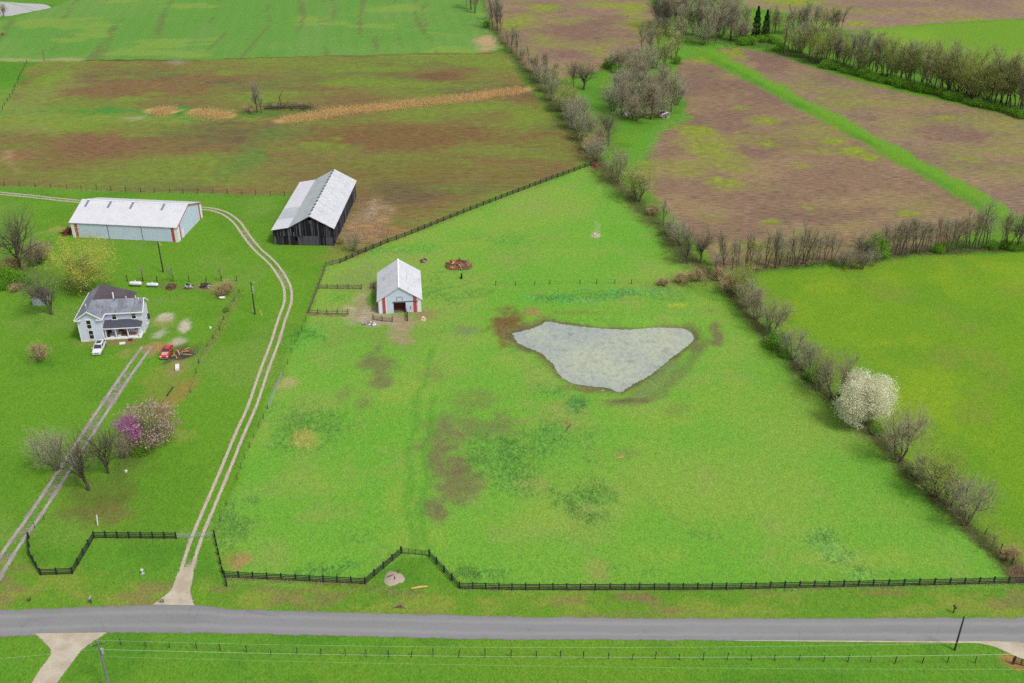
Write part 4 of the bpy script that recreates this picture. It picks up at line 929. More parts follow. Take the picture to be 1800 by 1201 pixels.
def tank(px, py, rz, ln, r, label):
    p = at(px, py); t_ = thing('propane_tank', label, 'gas tank', (p.x, p.y, 0), R(rz), 'white gas tanks behind the house')
    secs = []
    for x, k in ((-ln / 2, .15), (-ln / 2 + .06, .5), (-ln / 2 + .2, .85), (-ln / 2 + .42, 1), (ln / 2 - .42, 1), (ln / 2 - .2, .85), (ln / 2 - .06, .5), (ln / 2, .15)):
        secs.append([(x, r * k * math.cos(2 * math.pi * j / 16), .2 + r + r * k * math.sin(2 * math.pi * j / 16)) for j in range(16)])
    MB().loft(secs).obj('tank', M_CARW, t_, True)
    MB().tube([(0, 0, .2 + 2 * r - .05), (0, 0, .2 + 2 * r + .14)], [.26, .22], 12).obj('valve_dome', M_CARW, t_)
    for x in (-ln * .3, ln * .3): MB().box(x - .12, x + .12, -r * .8, r * .8, 0, .32).obj('foot', M_DARKTRIM, t_)
tank(239, 503, -3, 3.05, .5, 'bigger white gas tank, left of two on the lawn behind the house')
tank(268.5, 504.5, -3, 2.9, .42, 'slimmer white gas tank, right of two, beside the brown burn pile')

M_POLE = pm('dark weathered pole', A(60, 56, 54), A(84, 78, 72), 1.2, .9, .1, stretch=(5, 5, .5)); M_POLEL = pm('pale weathered pole', A(150, 152, 150), A(120, 122, 120), 1.2, .9, .1, stretch=(5, 5, .5))
M_GALV = pm('galvanised metal', A(196, 206, 208), A(168, 180, 184), 2, .45, .5, .3)
def pole(px, py, h, label, mat=M_POLE, r=.16):
    p = at(px, py); t_ = thing('utility_pole', label, 'utility pole', (p.x, p.y, 0))
    MB().tube([(0, 0, 0), (0, 0, h)], [r, r * .7], 8).obj('pole', mat, t_); return t_, p
t_, p = pole(287, 478.5, 8.1, 'dark wooden pole on the lawn in front of the long shed', r=.19)
MB().tube([(0, 0, 8.0), (.9, -.1, 7.1)], .03, 4).obj('guy_wire', M_GALV, t_)
t_, p = pole(448.5, 553, 8.1, 'dark utility pole with grey transformer and lamp beside the gravel track', r=.17)
MB().tube([(.3, -.18, 6.0), (.3, -.18, 7.0)], .24, 10).obj('transformer', M_GALV, t_); MB().tube([(.1, -.2, 5.5), (.1, -.2, 5.75)], .16, 8).obj('meter', M_GALV, t_)
lp = MB().tube([(0, 0, 7.9), (.25, -.05, 8.15), (.7, -.1, 8.2)], .04, 5).obj('lamp_arm', M_GALV, t_); MB().tube([(.65, -.1, 8.05), (.95, -.12, 8.22)], [.2, .1], 8).obj('lamp_head', M_GALV, lp)
t_, p = pole(1678, 1143, 6.4, 'short dark pole leaning over the road edge at lower right', r=.15)
t_, pL = pole(195, 1216, 9.4, 'pale power pole with a crossarm standing in the bottom left grass', M_POLEL, .17)
ca = MB().tube([(-1.0, -.15, 8.55), (.9, .1, 9.0)], .06, 5).obj('crossarm', M_POLE, t_)
for x, y, z in ((-.9, -.12, 8.7), (0, 0, 9.55), (.8, .1, 9.1)): MB().tube([(x, y, z - .15), (x, y, z + .08)], [.05, .08], 8).obj('insulator', M_GALV, ca)
MB().tube([(.35, -.1, 7.3), (.35, -.1, 8.1)], .22, 10).obj('transformer', M_GALV, t_)
MB().tube([(0, 0, 8.6), (.15, -2.4, 0)], .012, 4).obj('guy_wire', M_GALV, t_)
M_WIRE = pm('bright aluminium line', A(184, 198, 172), A(174, 188, 162), 2, .5)
def wire(label, a, b, sag, r):
    a, b = Vector(a), Vector(b); pts = []
    for i in range(49):
        s = i / 48; q = a.lerp(b, s); q.z -= sag * 4 * s * (1 - s); pts.append(q)
    tag(MB().tube(pts, r, 4).obj('power_line', M_WIRE), label, 'power line')
PT = Vector((pL.x, pL.y, 0))
far_r = at(2000, 1118, 9.4); far_l = at(-260, 1150, 9.4)
wire('thin overhead line from the pole top running right, uppermost of three', PT + Vector((0, 0, 9.55)), at(2000, 1121, 9.2), 1.55, .014)
wire('thick overhead cable running right over the bottom wire fence', PT + Vector((.35, 0, 7.9)), at(2000, 1146, 7.9), 1.2, .024)
wire('faint lowest overhead line running right across the bottom grass', PT + Vector((0, .0, 6.6)), at(2000, 1176, 6.6), .8, .011)
wire('overhead line running left from the power pole to the photo edge', PT + Vector((0, 0, 8.0)), at(-300, 1172, 8.0), .6, .015)

# ------------------------------------------------------------------ fences
M_FBLACK = pm('black fence paint', A(38, 42, 44), A(52, 56, 58), 1.5, .7, .25); M_FGREY = pm('weathered grey fence wood', A(134, 124, 108), A(108, 98, 86), 1.5, .9, .1)
M_STEEL = pm('rusty steel post', A(92, 84, 74), A(70, 64, 58), 2, .8)
def post_mesh(w, h, mat):
    return MB().box(-w / 2, w / 2, -w / 2, w / 2, -.02, h).mesh('post', mat)
def fence(pts, label, group=None, spacing=2.25, h=1.38, w=.2, rails=(.25, .58, .91, 1.22), mat=M_FBLACK, rail_h=.15, cat='fence', name='board_fence', world_pts=None, jit=0.0):
    P = [Vector((q.x, q.y, gz(q))) for q in ((at(*p) for p in pts) if world_pts is None else world_pts)]
    t_ = thing(name, label, cat, P[0], 0, group)
    pmh = post_mesh(w, h, mat)
    bmh = MB().box(0, 1, -.02, .02, -rail_h / 2, rail_h / 2).mesh('board', mat)
    fr = random.Random(len(pts) * 7 + int(P[0].x))
    for i in range(len(P) - 1):
        a, b = P[i], P[i + 1]; n = max(1, round((b - a).length / spacing))
        d = (b - a) / n; ang = math.atan2(d.y, d.x); nrm = Vector((math.sin(ang), -math.cos(ang), 0))
        for j in range(n + (1 if i == len(P) - 2 else 0)):
            o = link('post', pmh, t_); o.location = a + d * j - P[0] + Vector((fr.uniform(-jit, jit), fr.uniform(-jit, jit), fr.uniform(-.06, .03))); o.rotation_euler = (fr.uniform(-.02, .02) - jit * .2, fr.uniform(-.02, .02), ang)
        for j in range(n):
            for z in rails:
                o = link('board', bmh, t_); o.location = a + d * j - P[0] + nrm * (w / 2 + .022) + Vector((0, 0, z + fr.uniform(-.02, .02))); o.scale = (d.length - .01, 1, 1)
                o.rotation_euler = (0, fr.uniform(-.012, .012), ang)
    return t_
def wire_fence(pts, label, spacing=4.0, h=1.2, w=.09, strands=(.35, .7, 1.05), mat=M_POLE, group=None, gaps=0.0):
    P = [Vector((q.x, q.y, 0)) for q in (at(*p) for p in pts)]
    t_ = thing('wire_fence', label, 'fence', P[0], 0, group)
    pmh = post_mesh(w, h, mat); fr = random.Random(int(abs(P[0].x * 10)))
    posts = []
    for i in range(len(P) - 1):
        a, b = P[i], P[i + 1]; n = max(1, round((b - a).length / spacing))
        posts += [a.lerp(b, j / n) for j in range(n + (1 if i == len(P) - 2 else 0))]
    for q in posts:
        if fr.random() < gaps: continue
        o = link('post', pmh, t_); o.location = q - P[0] + Vector((fr.uniform(-.15, .15), fr.uniform(-.15, .15), 0)); o.rotation_euler = (fr.uniform(-.08, .08), fr.uniform(-.08, .08), fr.uniform(0, 1)); o.scale = (1, 1, fr.uniform(.85, 1.15))
    for z in strands:
        MB().tube([q - P[0] + Vector((0, 0, z)) for q in posts], .008, 3).obj('wire', M_STEEL, t_)
    return t_
fence([(395, 1015), (520, 1021), (642, 1027), (705.5, 973)], 'black board fence along the road, left stretch up to the pipe gate')
fence([(755, 978), (808, 1035), (900, 1037), (1020, 1037.5), (1150, 1037), (1276, 1036.5), (1379, 1034), (1534, 1031), (1669, 1028), (1772, 1025.5), (1830, 1024)], 'long black board fence along the road from the pipe gate to the right edge', spacing=2.2)
fence([(398.5, 1031), (391, 1008), (377, 944)], 'short black board fence running up beside the gravel track mouth', rails=(.3, .7, 1.15))
fence([(51, 947), (53, 977), (72, 1011)], 'black board fence curving beside the house driveway entrance', spacing=2.0)
fence([(72, 1011), (127.5, 1009), (165.5, 945.5), (310, 947)], 'black board fence stepping up from the lawn front to the track gate', spacing=2.0)
fence([(573, 469), (598, 463)], 'bare grey end panel of the diagonal fence by the black barn', mat=M_FGREY, rails=(.9, 1.15))
fence([(598, 463), (630, 448), (682, 427), (712, 416.5), (780, 388.5), (861, 357), (950, 323), (1047, 287.5)], 'long dark board fence running diagonally between pasture and plowed field', spacing=2.35, rails=(.35, .72, 1.1), h=1.3)
fence([(559, 507.5), (575.5, 507.5), (612, 508), (636, 508.5)], 'grey plank pen fence left of the small barn, upper of two', mat=M_FGREY, rails=(.3, .65, 1.0), spacing=2.4, jit=.05)
fence([(651.5, 507.5), (657.5, 507)], 'single grey fence panel touching the small barn back corner', mat=M_FGREY, rails=(.3, .65, 1.0), spacing=2.4)
fence([(542.5, 551), (575, 553), (612, 553)], 'grey plank pen fence left of the small barn, lower of two', mat=M_FGREY, rails=(.35, .9), spacing=2.3, jit=.06)
fence([(656, 562), (672, 565), (690, 566)], 'low grey plank fence before the small barn doorway', mat=M_FGREY, rails=(.3, .65, 1.0), spacing=2.2)
fence([(716, 549.5), (716.5, 565)], 'dark gate panel standing open at the small barn doorway', mat=M_POLE, rails=(.3, .65, 1.0), spacing=2.4)
fence([(542.5, 551), (559, 507.5), (573, 469)], 'old grey plank fence along the left side of the pens', mat=M_FGREY, rails=(.3, .65, 1.0), spacing=2.6, jit=.1)
wire_fence([(377, 944), (399, 890), (409.5, 861), (431, 806), (455, 753), (471.5, 720)], 'sparse post and wire fence between gravel track and pasture, lower stretch', gaps=.1, spacing=3.6)
wire_fence([(497.5, 659), (513, 621), (530, 580), (543, 551)], 'sparse post and wire fence between gravel track and pens, upper stretch', gaps=.1)
wire_fence([(-20, 325.5), (118, 331), (247, 338), (400, 341), (500, 345)], 'straggling wire fence along the plowed field behind the long shed', 4.5, 1.4, .14, gaps=.15)
wire_fence([(224, 494.7), (304, 495.3), (363, 495), (416, 495)], 'old wire fence on the lawn behind the gas tanks', 3.4, 1.5, .16, gaps=.12)
wire_fence([(872, 502), (940, 501), (1020, 499), (1110, 499), (1190, 497)], 'faint wire fence crossing the pasture above the pond', 4.2, 1.2, .12, gaps=.2)
wire_fence([(215, 1134), (300, 1139), (389, 1143.5), (478, 1150), (607, 1153), (760, 1155), (900, 1156.5), (1026, 1157), (1194, 1161), (1362, 1161), (1573, 1166), (1715, 1167), (1780, 1167)], 'post and wire fence in the bottom grass beside the road', 3.45, 1.35, .1)
wire_fence([(51, 947), (62, 928), (77, 915)], 'short wire fence beside the house driveway above the black boards', 2.0, 1.1, .07)
wire_fence([(-10, 215), (22, 165), (47, 112)], 'wire fence with brush at the far left edge of the plowed field', 5, 1.4, .16)
wire_fence([(1800, 1012), (1760, 968), (1730, 940), (1700, 918), (1645, 868)], 'wire fence under the hedgerow near the lower right corner', 3.2, 1.3, .12)
wire_fence([(420, 515), (403, 545), (385, 580), (365, 610), (350, 640), (335, 690)], 'broken line of posts between the yard and the gravel track', 4.0, 1.0, .12, gaps=.25)
def gate(pts, label, mat, bars=5, h=1.15, r=.03, uprights=3):
    a, b = at(*pts[0]), at(*pts[1]); d = (b - a)
    t_ = thing('farm_gate', label, 'gate', a, 0)
    for i in range(bars):
        z = .2 + (h - .2) * i / (bars - 1)
        MB().tube([(0, 0, z), (d.x, d.y, z)], r, 6).obj('bar', mat, t_)
    for i in range(uprights + 2):
        s = i / (uprights + 1); MB().tube([(d.x * s, d.y * s, .1), (d.x * s, d.y * s, h + .03)], r * (1.3 if i not in (0, uprights + 1) else 1.6), 6).obj('upright', mat, t_)
    return t_
gate(((707, 973.5), (754, 978)), 'black pipe gate between the two slanting fence wings', M_FBLACK)
gate(((472, 719), (496.5, 659.5)), 'silver metal gate in the wire fence beside the gravel track', M_GALV, 5, 1.2, .024)
gate(((312, 947.5), (373, 945)), 'grey metal gate across the gravel track near the road', M_GALV, 5, 1.1, .02, 2)
gate(((1782, 1167), (1830, 1179)), 'dark rail gate at the bottom right corner', M_POLE, 4, 1.2, .05, 3)
for px, py, hh in ((1781, 1167.5, 1.5),):
    p = at(px, py); tag(MB().box(p.x - .1, p.x + .1, p.y - .1, p.y + .1, -.02, hh).obj('gate_post', M_POLE), 'thick dark post at the end of the bottom wire fence', 'post')

# ------------------------------------------------------------------ small things lying about
def heap(name, label, cat, px, py, rx, ry, h, mat, n=0, bits=None, seed=1, group=None):
    """a low mound with loose pieces on it"""
    p = at(px, py); sx, sy = pxs(py); rx, ry = rx / sx, ry / sy
    t_ = thing(name, label, cat, (p.x, p.y, gz(p)), 0, group); hr = random.Random(seed)
    K = 22; v, f = [(0, 0, h)], []
    for i in range(1, 6):
        for j in range(K):
            a = 2 * math.pi * j / K; q = i / 5
            w_ = 1 + .1 * math.sin(3 * a + seed) + .06 * math.sin(5 * a + 2 * seed)
            v.append((rx * q * w_ * math.cos(a), ry * q * w_ * math.sin(a), h * (1 - q ** 1.6) + hr.uniform(-.08, .08) * h - (.03 if i == 5 else 0)))
    f += [(0, 1 + j, 1 + (j + 1) % K) for j in range(K)]
    f += [(1 + (i - 1) * K + j, 1 + i * K + j, 1 + i * K + (j + 1) % K, 1 + (i - 1) * K + (j + 1) % K) for i in range(1, 5) for j in range(K)]
    link('mound', mesh('mound', v, f, mat, True), t_)
    for i in range(n):
        nm, m, ln, th = bits[i % len(bits)]
        a = hr.uniform(0, 6.28); q = math.sqrt(hr.random()) * .85
        o = link(nm, MB().box(-ln / 2 * hr.uniform(.6, 1.2), ln / 2, -th / 2, th / 2, -th / 3, th / 3).mesh(nm, m), t_)
        o.location = (rx * q * math.cos(a), ry * q * math.sin(a), h * (1 - q ** 1.6) + th * .5); o.rotation_euler = (hr.uniform(-.3, .3), hr.uniform(-.35, .35), hr.uniform(0, 3.14))
    return t_
M_ORANGE = pm('fresh split wood', A(196, 132, 84), A(150, 92, 58), 2, .9); M_STRAW = pm('pale fresh timber', A(232, 190, 122), A(206, 160, 96), 2, .9); M_BROWN = pm('brown scrap', A(128, 92, 70), A(92, 68, 54), 1.5, .95)
M_ASH = pm('ash and charcoal', A(92, 86, 78), A(64, 60, 56), 1.2, .95); M_GREYW = pm('old grey timber', A(164, 150, 132), A(130, 118, 104), 2, .95); M_SAND = pm('fine grey gravel', A(186, 172, 158), A(170, 156, 142), 3, .95, .1, bump=.03)
M_WHITEP = pm('white plastic', A(240, 240, 240), A(226, 228, 228), 2, .4); M_BLACKP = pm('black plastic', (.02, .02, .022), (.03, .03, .03), 2, .5); M_RUST = pm('rusty iron', A(132, 66, 52), A(100, 52, 44), 1.4, .9)
heap('wood_pile', 'heap of orange brown boards and logs on the pasture right of the small barn', 'wood pile', 806, 467, 25, 9, .9, M_BROWN, 38, [('board', M_ORANGE, 2.2, .22), ('board', M_GREYW, 1.8, .25), ('log', M_BROWN, 1.6, .35), ('board', M_ORANGE, 1.4, .3), ('board', M_STRAW, 1.2, .2)], 3)
heap('stone_heap', 'small grey stone heap with a dark hole above the wood pile', 'stones', 746, 460, 7, 4, .35, M_GREYW, 8, [('stone', M_GREYW, .5, .35), ('stone', M_ASH, .5, .4)], 5)
p = at(811, 490); tag(MB().tube([(p.x, p.y, 0), (p.x + .05, p.y, .8), (p.x + .15, p.y + .1, 1.5)], [.28, .22, .1], 8).obj('stump', M_DARK), 'dark snapped tree stump standing below the wood pile', 'tree stump')
heap('gravel_heap', 'smooth pale grey gravel heap inside the fence notch by the road', 'gravel heap', 692, 1017, 19, 13, .45, M_SAND, 3, [('board', M_BROWN, 1.2, .12)], 8)
a, b = at(723, 1036), at(752, 1032); tag(MB().tube([(a.x, a.y, .15), ((a.x + b.x) / 2, (a.y + b.y) / 2 + .05, .17), (b.x, b.y, .14)], [.12, .17, .14], 8).obj('log', M_STRAW), 'pale peeled log lying on the verge beside the gravel heap', 'log')
heap('brush_scrap', 'small dark clump of scrap on the road verge below the log', 'scrap', 703, 1067, 8, 2.5, .25, M_BROWN, 5, [('stick', M_GREYW, 1.3, .08), ('stick', M_BROWN, .8, .1)], 9)
heap('burn_pile', 'reddish brown burnt heap on the lawn right of the gas tanks', 'burn pile', 301, 506, 9, 5, .9, M_BROWN, 16, [('stick', M_RUST, 1.4, .12), ('stick', M_ASH, 1.2, .14), ('board', M_BROWN, 1.0, .2)], 11)
heap('junk_pile', 'low junk pile with a grey box and orange scraps under the lawn fence', 'junk pile', 331, 506, 8, 3.5, .5, M_BROWN, 14, [('box', M_GALV, .9, .5), ('board', M_ORANGE, 1.1, .2), ('box', M_BLACKP, .8, .5), ('board', M_GREYW, 1.4, .15)], 12)
heap('junk_pile', 'low junk pile with white sheet and black scraps, right of the grey box', 'junk pile', 361, 505, 11, 3.5, .5, M_BROWN, 14, [('sheet', M_WHITEP, 1.1, .2), ('box', M_BLACKP, 1.2, .5), ('board', M_GREYW, 1.6, .15), ('board', M_ORANGE, .9, .2)], 13)
heap('debris_pile', 'dark ash heap with pale broken timbers beside the old red car', 'debris pile', 321, 623, 17, 10, .5, M_ASH, 26, [('timber', M_STRAW, 2.6, .16), ('stick', M_ASH, 1.4, .14), ('timber', M_ORANGE, 1.8, .16), ('stick', M_ASH, 1.0, .12)], 14)
heap('rubble', 'low bank of pale rubble on the mud before the small barn', 'rubble', 650, 571, 14, 3.5, .25, M_GREYW, 18, [('stone', M_WHITEP, .5, .3), ('stone', M_GREYW, .6, .35)], 15)
heap('rubble', 'pale broken slabs at the right front corner of the small barn', 'rubble', 744, 562, 6, 3, .2, M_STRAW, 8, [('slab', M_WHITEP, .9, .2), ('slab', M_STRAW, .8, .2)], 16)
heap('spoil_heap', 'small reddish soil heap at the far end of the diagonal fence', 'soil heap', 1047, 292, 8, 4, .7, M_RUST, 6, [('clod', M_BROWN, .7, .4)], 17)
heap('rubbish_heap', 'white and grey rubbish heap at the edge of the copse', 'rubbish', 1166, 203, 12, 6, 1.2, M_GREYW, 26, [('sheet', M_WHITEP, 1.6, .5), ('box', M_GREYW, 1.2, .7), ('box', M_ASH, 1.1, .6), ('sheet', M_WHITEP, 1.2, .4)], 18)
heap('rubbish_heap', 'scattered white rubbish under the middle of the copse', 'rubbish', 1100, 200, 8, 5, .8, M_GREYW, 12, [('sheet', M_WHITEP, 1.3, .4), ('box', M_GREYW, 1.2, .6)], 19)
heap('scrap_machine', 'rusty red farm scrap stacked against the left end of the long shed', 'scrap', 119, 410, 8, 6, 1.0, M_RUST, 22, [('bar', M_RUST, 2.6, .2), ('plate', M_RUST, 1.4, .5), ('bar', M_BROWN, 2.0, .2)], 20)
heap('stone_patch', 'pale bare stone patch in the upper pasture', 'stones', 1046, 414, 7, 3.5, .12, M_SAND, 6, [('stone', M_WHITEP, .5, .2)], 22)
def slab(name, label, cat, px, py, lx, ly, lz, rz, mat, z=0.0, tilt=0.0):
    p = at(px, py, z); o = MB().box(-lx / 2, lx / 2, -ly / 2, ly / 2, 0, lz).obj(name, mat, None, bevel=.03)
    o.location = (p.x, p.y, gz(p) + z); o.rotation_euler = (tilt, 0, R(rz)); return tag(o, label, cat)
slab('freezer', 'white box lying on the bare ground below the burnt patch', 'box', 312, 648, .8, 1.9, .6, 14, M_WHITEP)
slab('board_sheet', 'pale square board lying on the ground before the porch', 'board', 215, 603.5, 1.2, 1.1, .06, 20, M_WHITEP)
slab('white_post', 'white leaning post above the corner of the black fence', 'post', 172, 924, .16, .16, 1.9, 0, M_WHITEP, tilt=-.25)
slab('stone', 'white stone beside the yard edge above the burnt patch', 'stone', 370, 577, .45, .4, .35, 20, M_WHITEP)
slab('bucket', 'white bucket in the weeds below the blossoming shrub', 'bucket', 222, 830, .35, .35, .4, 0, M_WHITEP)
slab('stone', 'small pale stone on the grass near the pond bottom edge', 'stone', 1058, 686, 1.0, .5, .3, 30, M_SAND, -.3)
slab('plank', 'pale yellow plank lying in grass left of the gravel track', 'board', 459, 551, .16, 3.2, .08, 20, M_STRAW)
slab('board', 'thin pale board on the ditch bank above the pasture gully', 'board', 999, 752, .2, 2.4, .1, -25, M_BROWN)
slab('board', 'scattered pale stick in the middle of the lower pasture', 'board', 1090, 805, 1.3, .12, .1, 20, M_STRAW)
a, b = at(293.5, 697), at(304.5, 681); mbp = MB().tube([(a.x, a.y, .15), (b.x, b.y, .15)], .14, 8); tag(mbp.obj('pipe', M_BLACKP), 'straight black pipe lying on the bare yard strip', 'pipe')
p = at(254.5, 1009); o = thing('water_hydrant', 'small white standpipe on the lawn left of the track mouth', 'standpipe', (p.x - .3, p.y, 0))
MB().tube([(0, 0, 0), (0, 0, .8)], .09, 8).obj('pipe', M_WHITEP, o); MB().box(-.2, .2, -.1, .1, .62, .95).obj('head', M_WHITEP, o); MB().box(-.25, .25, -.25, .25, 0, .12).obj('base', M_GALV, o)
def mailbox(px, py, label, dark, rz=0):
    p = at(px, py); o = thing('mailbox', label, 'mailbox', (p.x, p.y, 0), R(rz))
    MB().box(-.07, .07, -.07, .07, 0, 1.0).obj('post', M_POLE, o)
    secs = [[(.16 * math.cos(a) * 1.0, y, 1.1 + (.16 * math.sin(a) if math.sin(a) > 0 else .12 * math.sin(a))) for a in [2 * math.pi * j / 10 for j in range(10)]] for y in (-.32, .32)]
    MB().loft(secs).obj('box', dark, o, False); MB().box(.162, .185, -.05, -.02, 1.1, 1.35).obj('flag', M_RED, o)
mailbox(160.5, 1060.5, 'dark mailbox on a wooden post left of the gravel track mouth', M_GALV)
mailbox(1676, 1077, 'black mailbox on the grass verge at the far right', M_BLACKP)
p = at(52, 1057); o = thing('dead_shrub', 'small dead brown shrub stump beside the road at far left', 'shrub', (p.x, p.y, 0))
for i in range(9):
    a = i * .7; MB().tube([(0, 0, 0), (.3 * math.cos(a), .3 * math.sin(a), .5 + .05 * (i % 3)), (.5 * math.cos(a + .3), .5 * math.sin(a + .3), .75)], [.05, .03, .01], 4).obj('stem', M_BROWN, o)
p = at(285, 1060); heap('stone_heap', 'small brown stone heap at the left of the track mouth', 'stones', 285, 1058, 5, 2, .3, M_BROWN, 4, [('stone', M_GREYW, .4, .25)], 23)
# things on the porch
def onp(x, y, z, rz=0): q = on_house(x, y, z); return q
def porch_box(name, label, cat, x, y, lx, ly, lz, mat, z=.42):
    o = MB().box(-lx / 2, lx / 2, -ly / 2, ly / 2, 0, lz).obj(name, mat, None, bevel=.03); o.location = on_house(x, y, z); o.rotation_euler = (0, 0, R(6)); tag(o, label, cat)
porch_box('cool_box', 'white box on the porch floor behind the second post', 'box', 7.9, .8, .6, .4, .4, M_WHITEP)
porch_box('cardboard_box', 'tan cardboard box on the porch against the wall', 'box', 8.0, 1.9, .6, .5, .6, M_STRAW)
porch_box('crate', 'orange wooden crate at the right end of the porch', 'crate', 10.6, 1.5, 1.2, .5, .35, M_ORANGE)
porch_box('bin', 'black bin at the left end of the porch', 'bin', 5.6, .9, .5, .5, .8, M_BLACKP)
porch_box('scrap_box', 'rusty red scrap box on the ground before the porch', 'box', 10.3, -.5, .9, .6, .4, M_RUST, .0)
q = on_house(8.9, 1.2, .42); o = thing('armchair', 'brown armchair on the farmhouse porch facing the yard', 'chair', q, R(6))
MB().box(-.45, .45, -.4, .4, .15, .45).obj('seat', M_BROWN, o, bevel=.04); MB().box(-.45, .45, .25, .45, .45, 1.05).obj('backrest', M_BROWN, o, bevel=.04)
for s in (-1, 1): MB().box(s * .5 - .09, s * .5 + .09, -.4, .42, .1, .65).obj('armrest', M_BROWN, o, bevel=.03)
for s in (-1, 1):
    for y in (-.33, .38): MB().box(s * .42 - .03, s * .42 + .03, y - .03, y + .03, 0, .15).obj('leg', M_DARK, o)
q = at(391, 526); o = thing('bath_tub', 'white tub standing in brush at the lawn corner', 'tub', (q.x, q.y, 0), R(10))
MB().loft([[(.75 * k * math.cos(a), .38 * k * math.sin(a), z) for a in [2 * math.pi * j / 14 for j in range(14)]] for k, z in ((.7, .05), (.95, .4), (1.0, .55), (.86, .55), (.7, .2))]).obj('basin', M_WHITEP, o, True)

# ------------------------------------------------------------------ trees and shrubs
M_BARK = obj_random_mat('bark', [A(104, 100, 82), A(128, 122, 102), A(112, 104, 86)], .95, .2)
M_BARKD = obj_random_mat('dark bark', [A(96, 90, 76), A(116, 110, 94)], .95, .2)
M_TWIG = obj_random_mat('grey twigs', [A(178, 178, 146), A(188, 184, 154), A(178, 166, 136), A(194, 182, 150)], .95, .12)
M_TWIGD = obj_random_mat('dark twigs', [A(150, 146, 120), A(164, 156, 132)], .95, .12)
M_TWIGTAN = obj_random_mat('tan twigs', [A(214, 186, 136), A(204, 176, 134), A(218, 196, 146)], .95, .12)
M_TWIGG = obj_random_mat('budding green twigs', [A(196, 204, 132), A(188, 200, 126), A(206, 208, 144)], .95, .12)
def leaf_mat(name, cols, rough=.7):
    t = NT(name); r = t.attr('tone'); c = t.mix(t.ramp(r, 0, .5), cols[0], cols[1]); c = t.mix(t.ramp(r, .5, 1), c, cols[2]); t.color(c); t.rough(rough, .2)
    tl = t.n('ShaderNodeBsdfTranslucent'); t.l(c, tl.inputs[0]); mx = t.n('ShaderNodeMixShader'); mx.inputs[0].default_value = .4
    t.l(t.b.outputs[0], mx.inputs[1]); t.l(tl.outputs[0], mx.inputs[2]); t.l(mx.outputs[0], t.out.inputs[0])
    return t.m
M_LWILLOW = leaf_mat('yellow green buds', [A(188, 202, 84), A(216, 220, 100), A(236, 230, 124)])
M_LBUD = leaf_mat('olive buds', [A(148, 172, 66), A(174, 188, 76), A(192, 198, 98)])
M_LGREEN = leaf_mat('fresh green leaves', [A(100, 160, 42), A(130, 190, 50), A(156, 208, 66)])
M_LDARK = leaf_mat('dark undergrowth leaves', [A(88, 126, 58), A(112, 150, 66), A(136, 170, 82)])
M_LPEAR = leaf_mat('cream white blossom', [(.5, .5, .32), (.7, .69, .5), (.84, .82, .66)])
M_LMAG = leaf_mat('pink white petals', [A(176, 140, 130), A(218, 190, 176), A(246, 230, 216)])
M_LMAGD = leaf_mat('maroon twigs and buds', [A(150, 104, 84), A(172, 132, 100), A(184, 168, 112)])
M_LRED = leaf_mat('magenta redbud blossom', [A(206, 96, 200), A(228, 120, 222), A(240, 150, 234)])
M_LCEDAR = leaf_mat('dark cedar foliage', [A(32, 52, 34), A(46, 68, 42), A(62, 84, 50)])
M_REED = leaf_mat('dry orange reeds', [A(226, 180, 116), A(244, 206, 140), A(252, 228, 172)])
M_DEAD = leaf_mat('dead pinkish weeds', [A(180, 146, 116), A(214, 180, 148), A(234, 208, 178)])
M_TUSS = leaf_mat('blue green tussocks', [A(104, 152, 72), A(130, 176, 92), A(158, 198, 120)])
M_LITTER = leaf_mat('brown litter and stems', [A(124, 112, 84), A(150, 134, 104), A(172, 154, 120)])

class Sliver:
    """many thin triangles (twigs) or small quads (leaves, petals) as one mesh"""
    def __init__(s, seed): s.g = np.random.RandomState(seed); s.parts = []
    def twigs(s, P, D, ln, w):
        n = len(P); g = s.g
        D = D / (np.linalg.norm(D, axis=1, keepdims=True) + 1e-9)
        S = np.cross(D, g.normal(size=(n, 3))); S /= (np.linalg.norm(S, axis=1, keepdims=True) + 1e-9)
        l = (ln * g.uniform(.5, 1.3, (n, 1))); w = w * g.uniform(.7, 1.3, (n, 1))
        s.parts.append(np.stack([P - S * w / 2, P + S * w / 2, P + D * l], 1))
    def leaves(s, P, size):
        n = len(P); g = s.g
        a = g.normal(size=(n, 3)); a /= np.linalg.norm(a, axis=1, keepdims=True); b = np.cross(a, g.normal(size=(n, 3))); b /= np.linalg.norm(b, axis=1, keepdims=True)
        z = size * g.uniform(.6, 1.3, (n, 1))
        s.parts.append(np.stack([P - a * z * .6, P + b * z * .45, P + a * z * .6], 1))
    def mesh(s, name, mat, tone=True):
        T = np.concatenate(s.parts); n = len(T)
        me = bpy.data.meshes.new(name)
        me.vertices.add(n * 3); me.vertices.foreach_set('co', T.reshape(-1).astype(np.float32))
        me.loops.add(n * 3); me.loops.foreach_set('vertex_index', np.arange(n * 3, dtype=np.int32))
        me.polygons.add(n); me.polygons.foreach_set('loop_start', np.arange(0, n * 3, 3, dtype=np.int32))
        try: me.polygons.foreach_set('loop_total', np.full(n, 3, np.int32))
        except Exception: pass
        me.update(calc_edges=True)
        if tone:
            a = me.attributes.new('tone', 'FLOAT', 'POINT'); a.data.foreach_set('value', np.repeat(s.g.rand(n), 3).astype(np.float32))
        me.materials.append(mat)
        return me

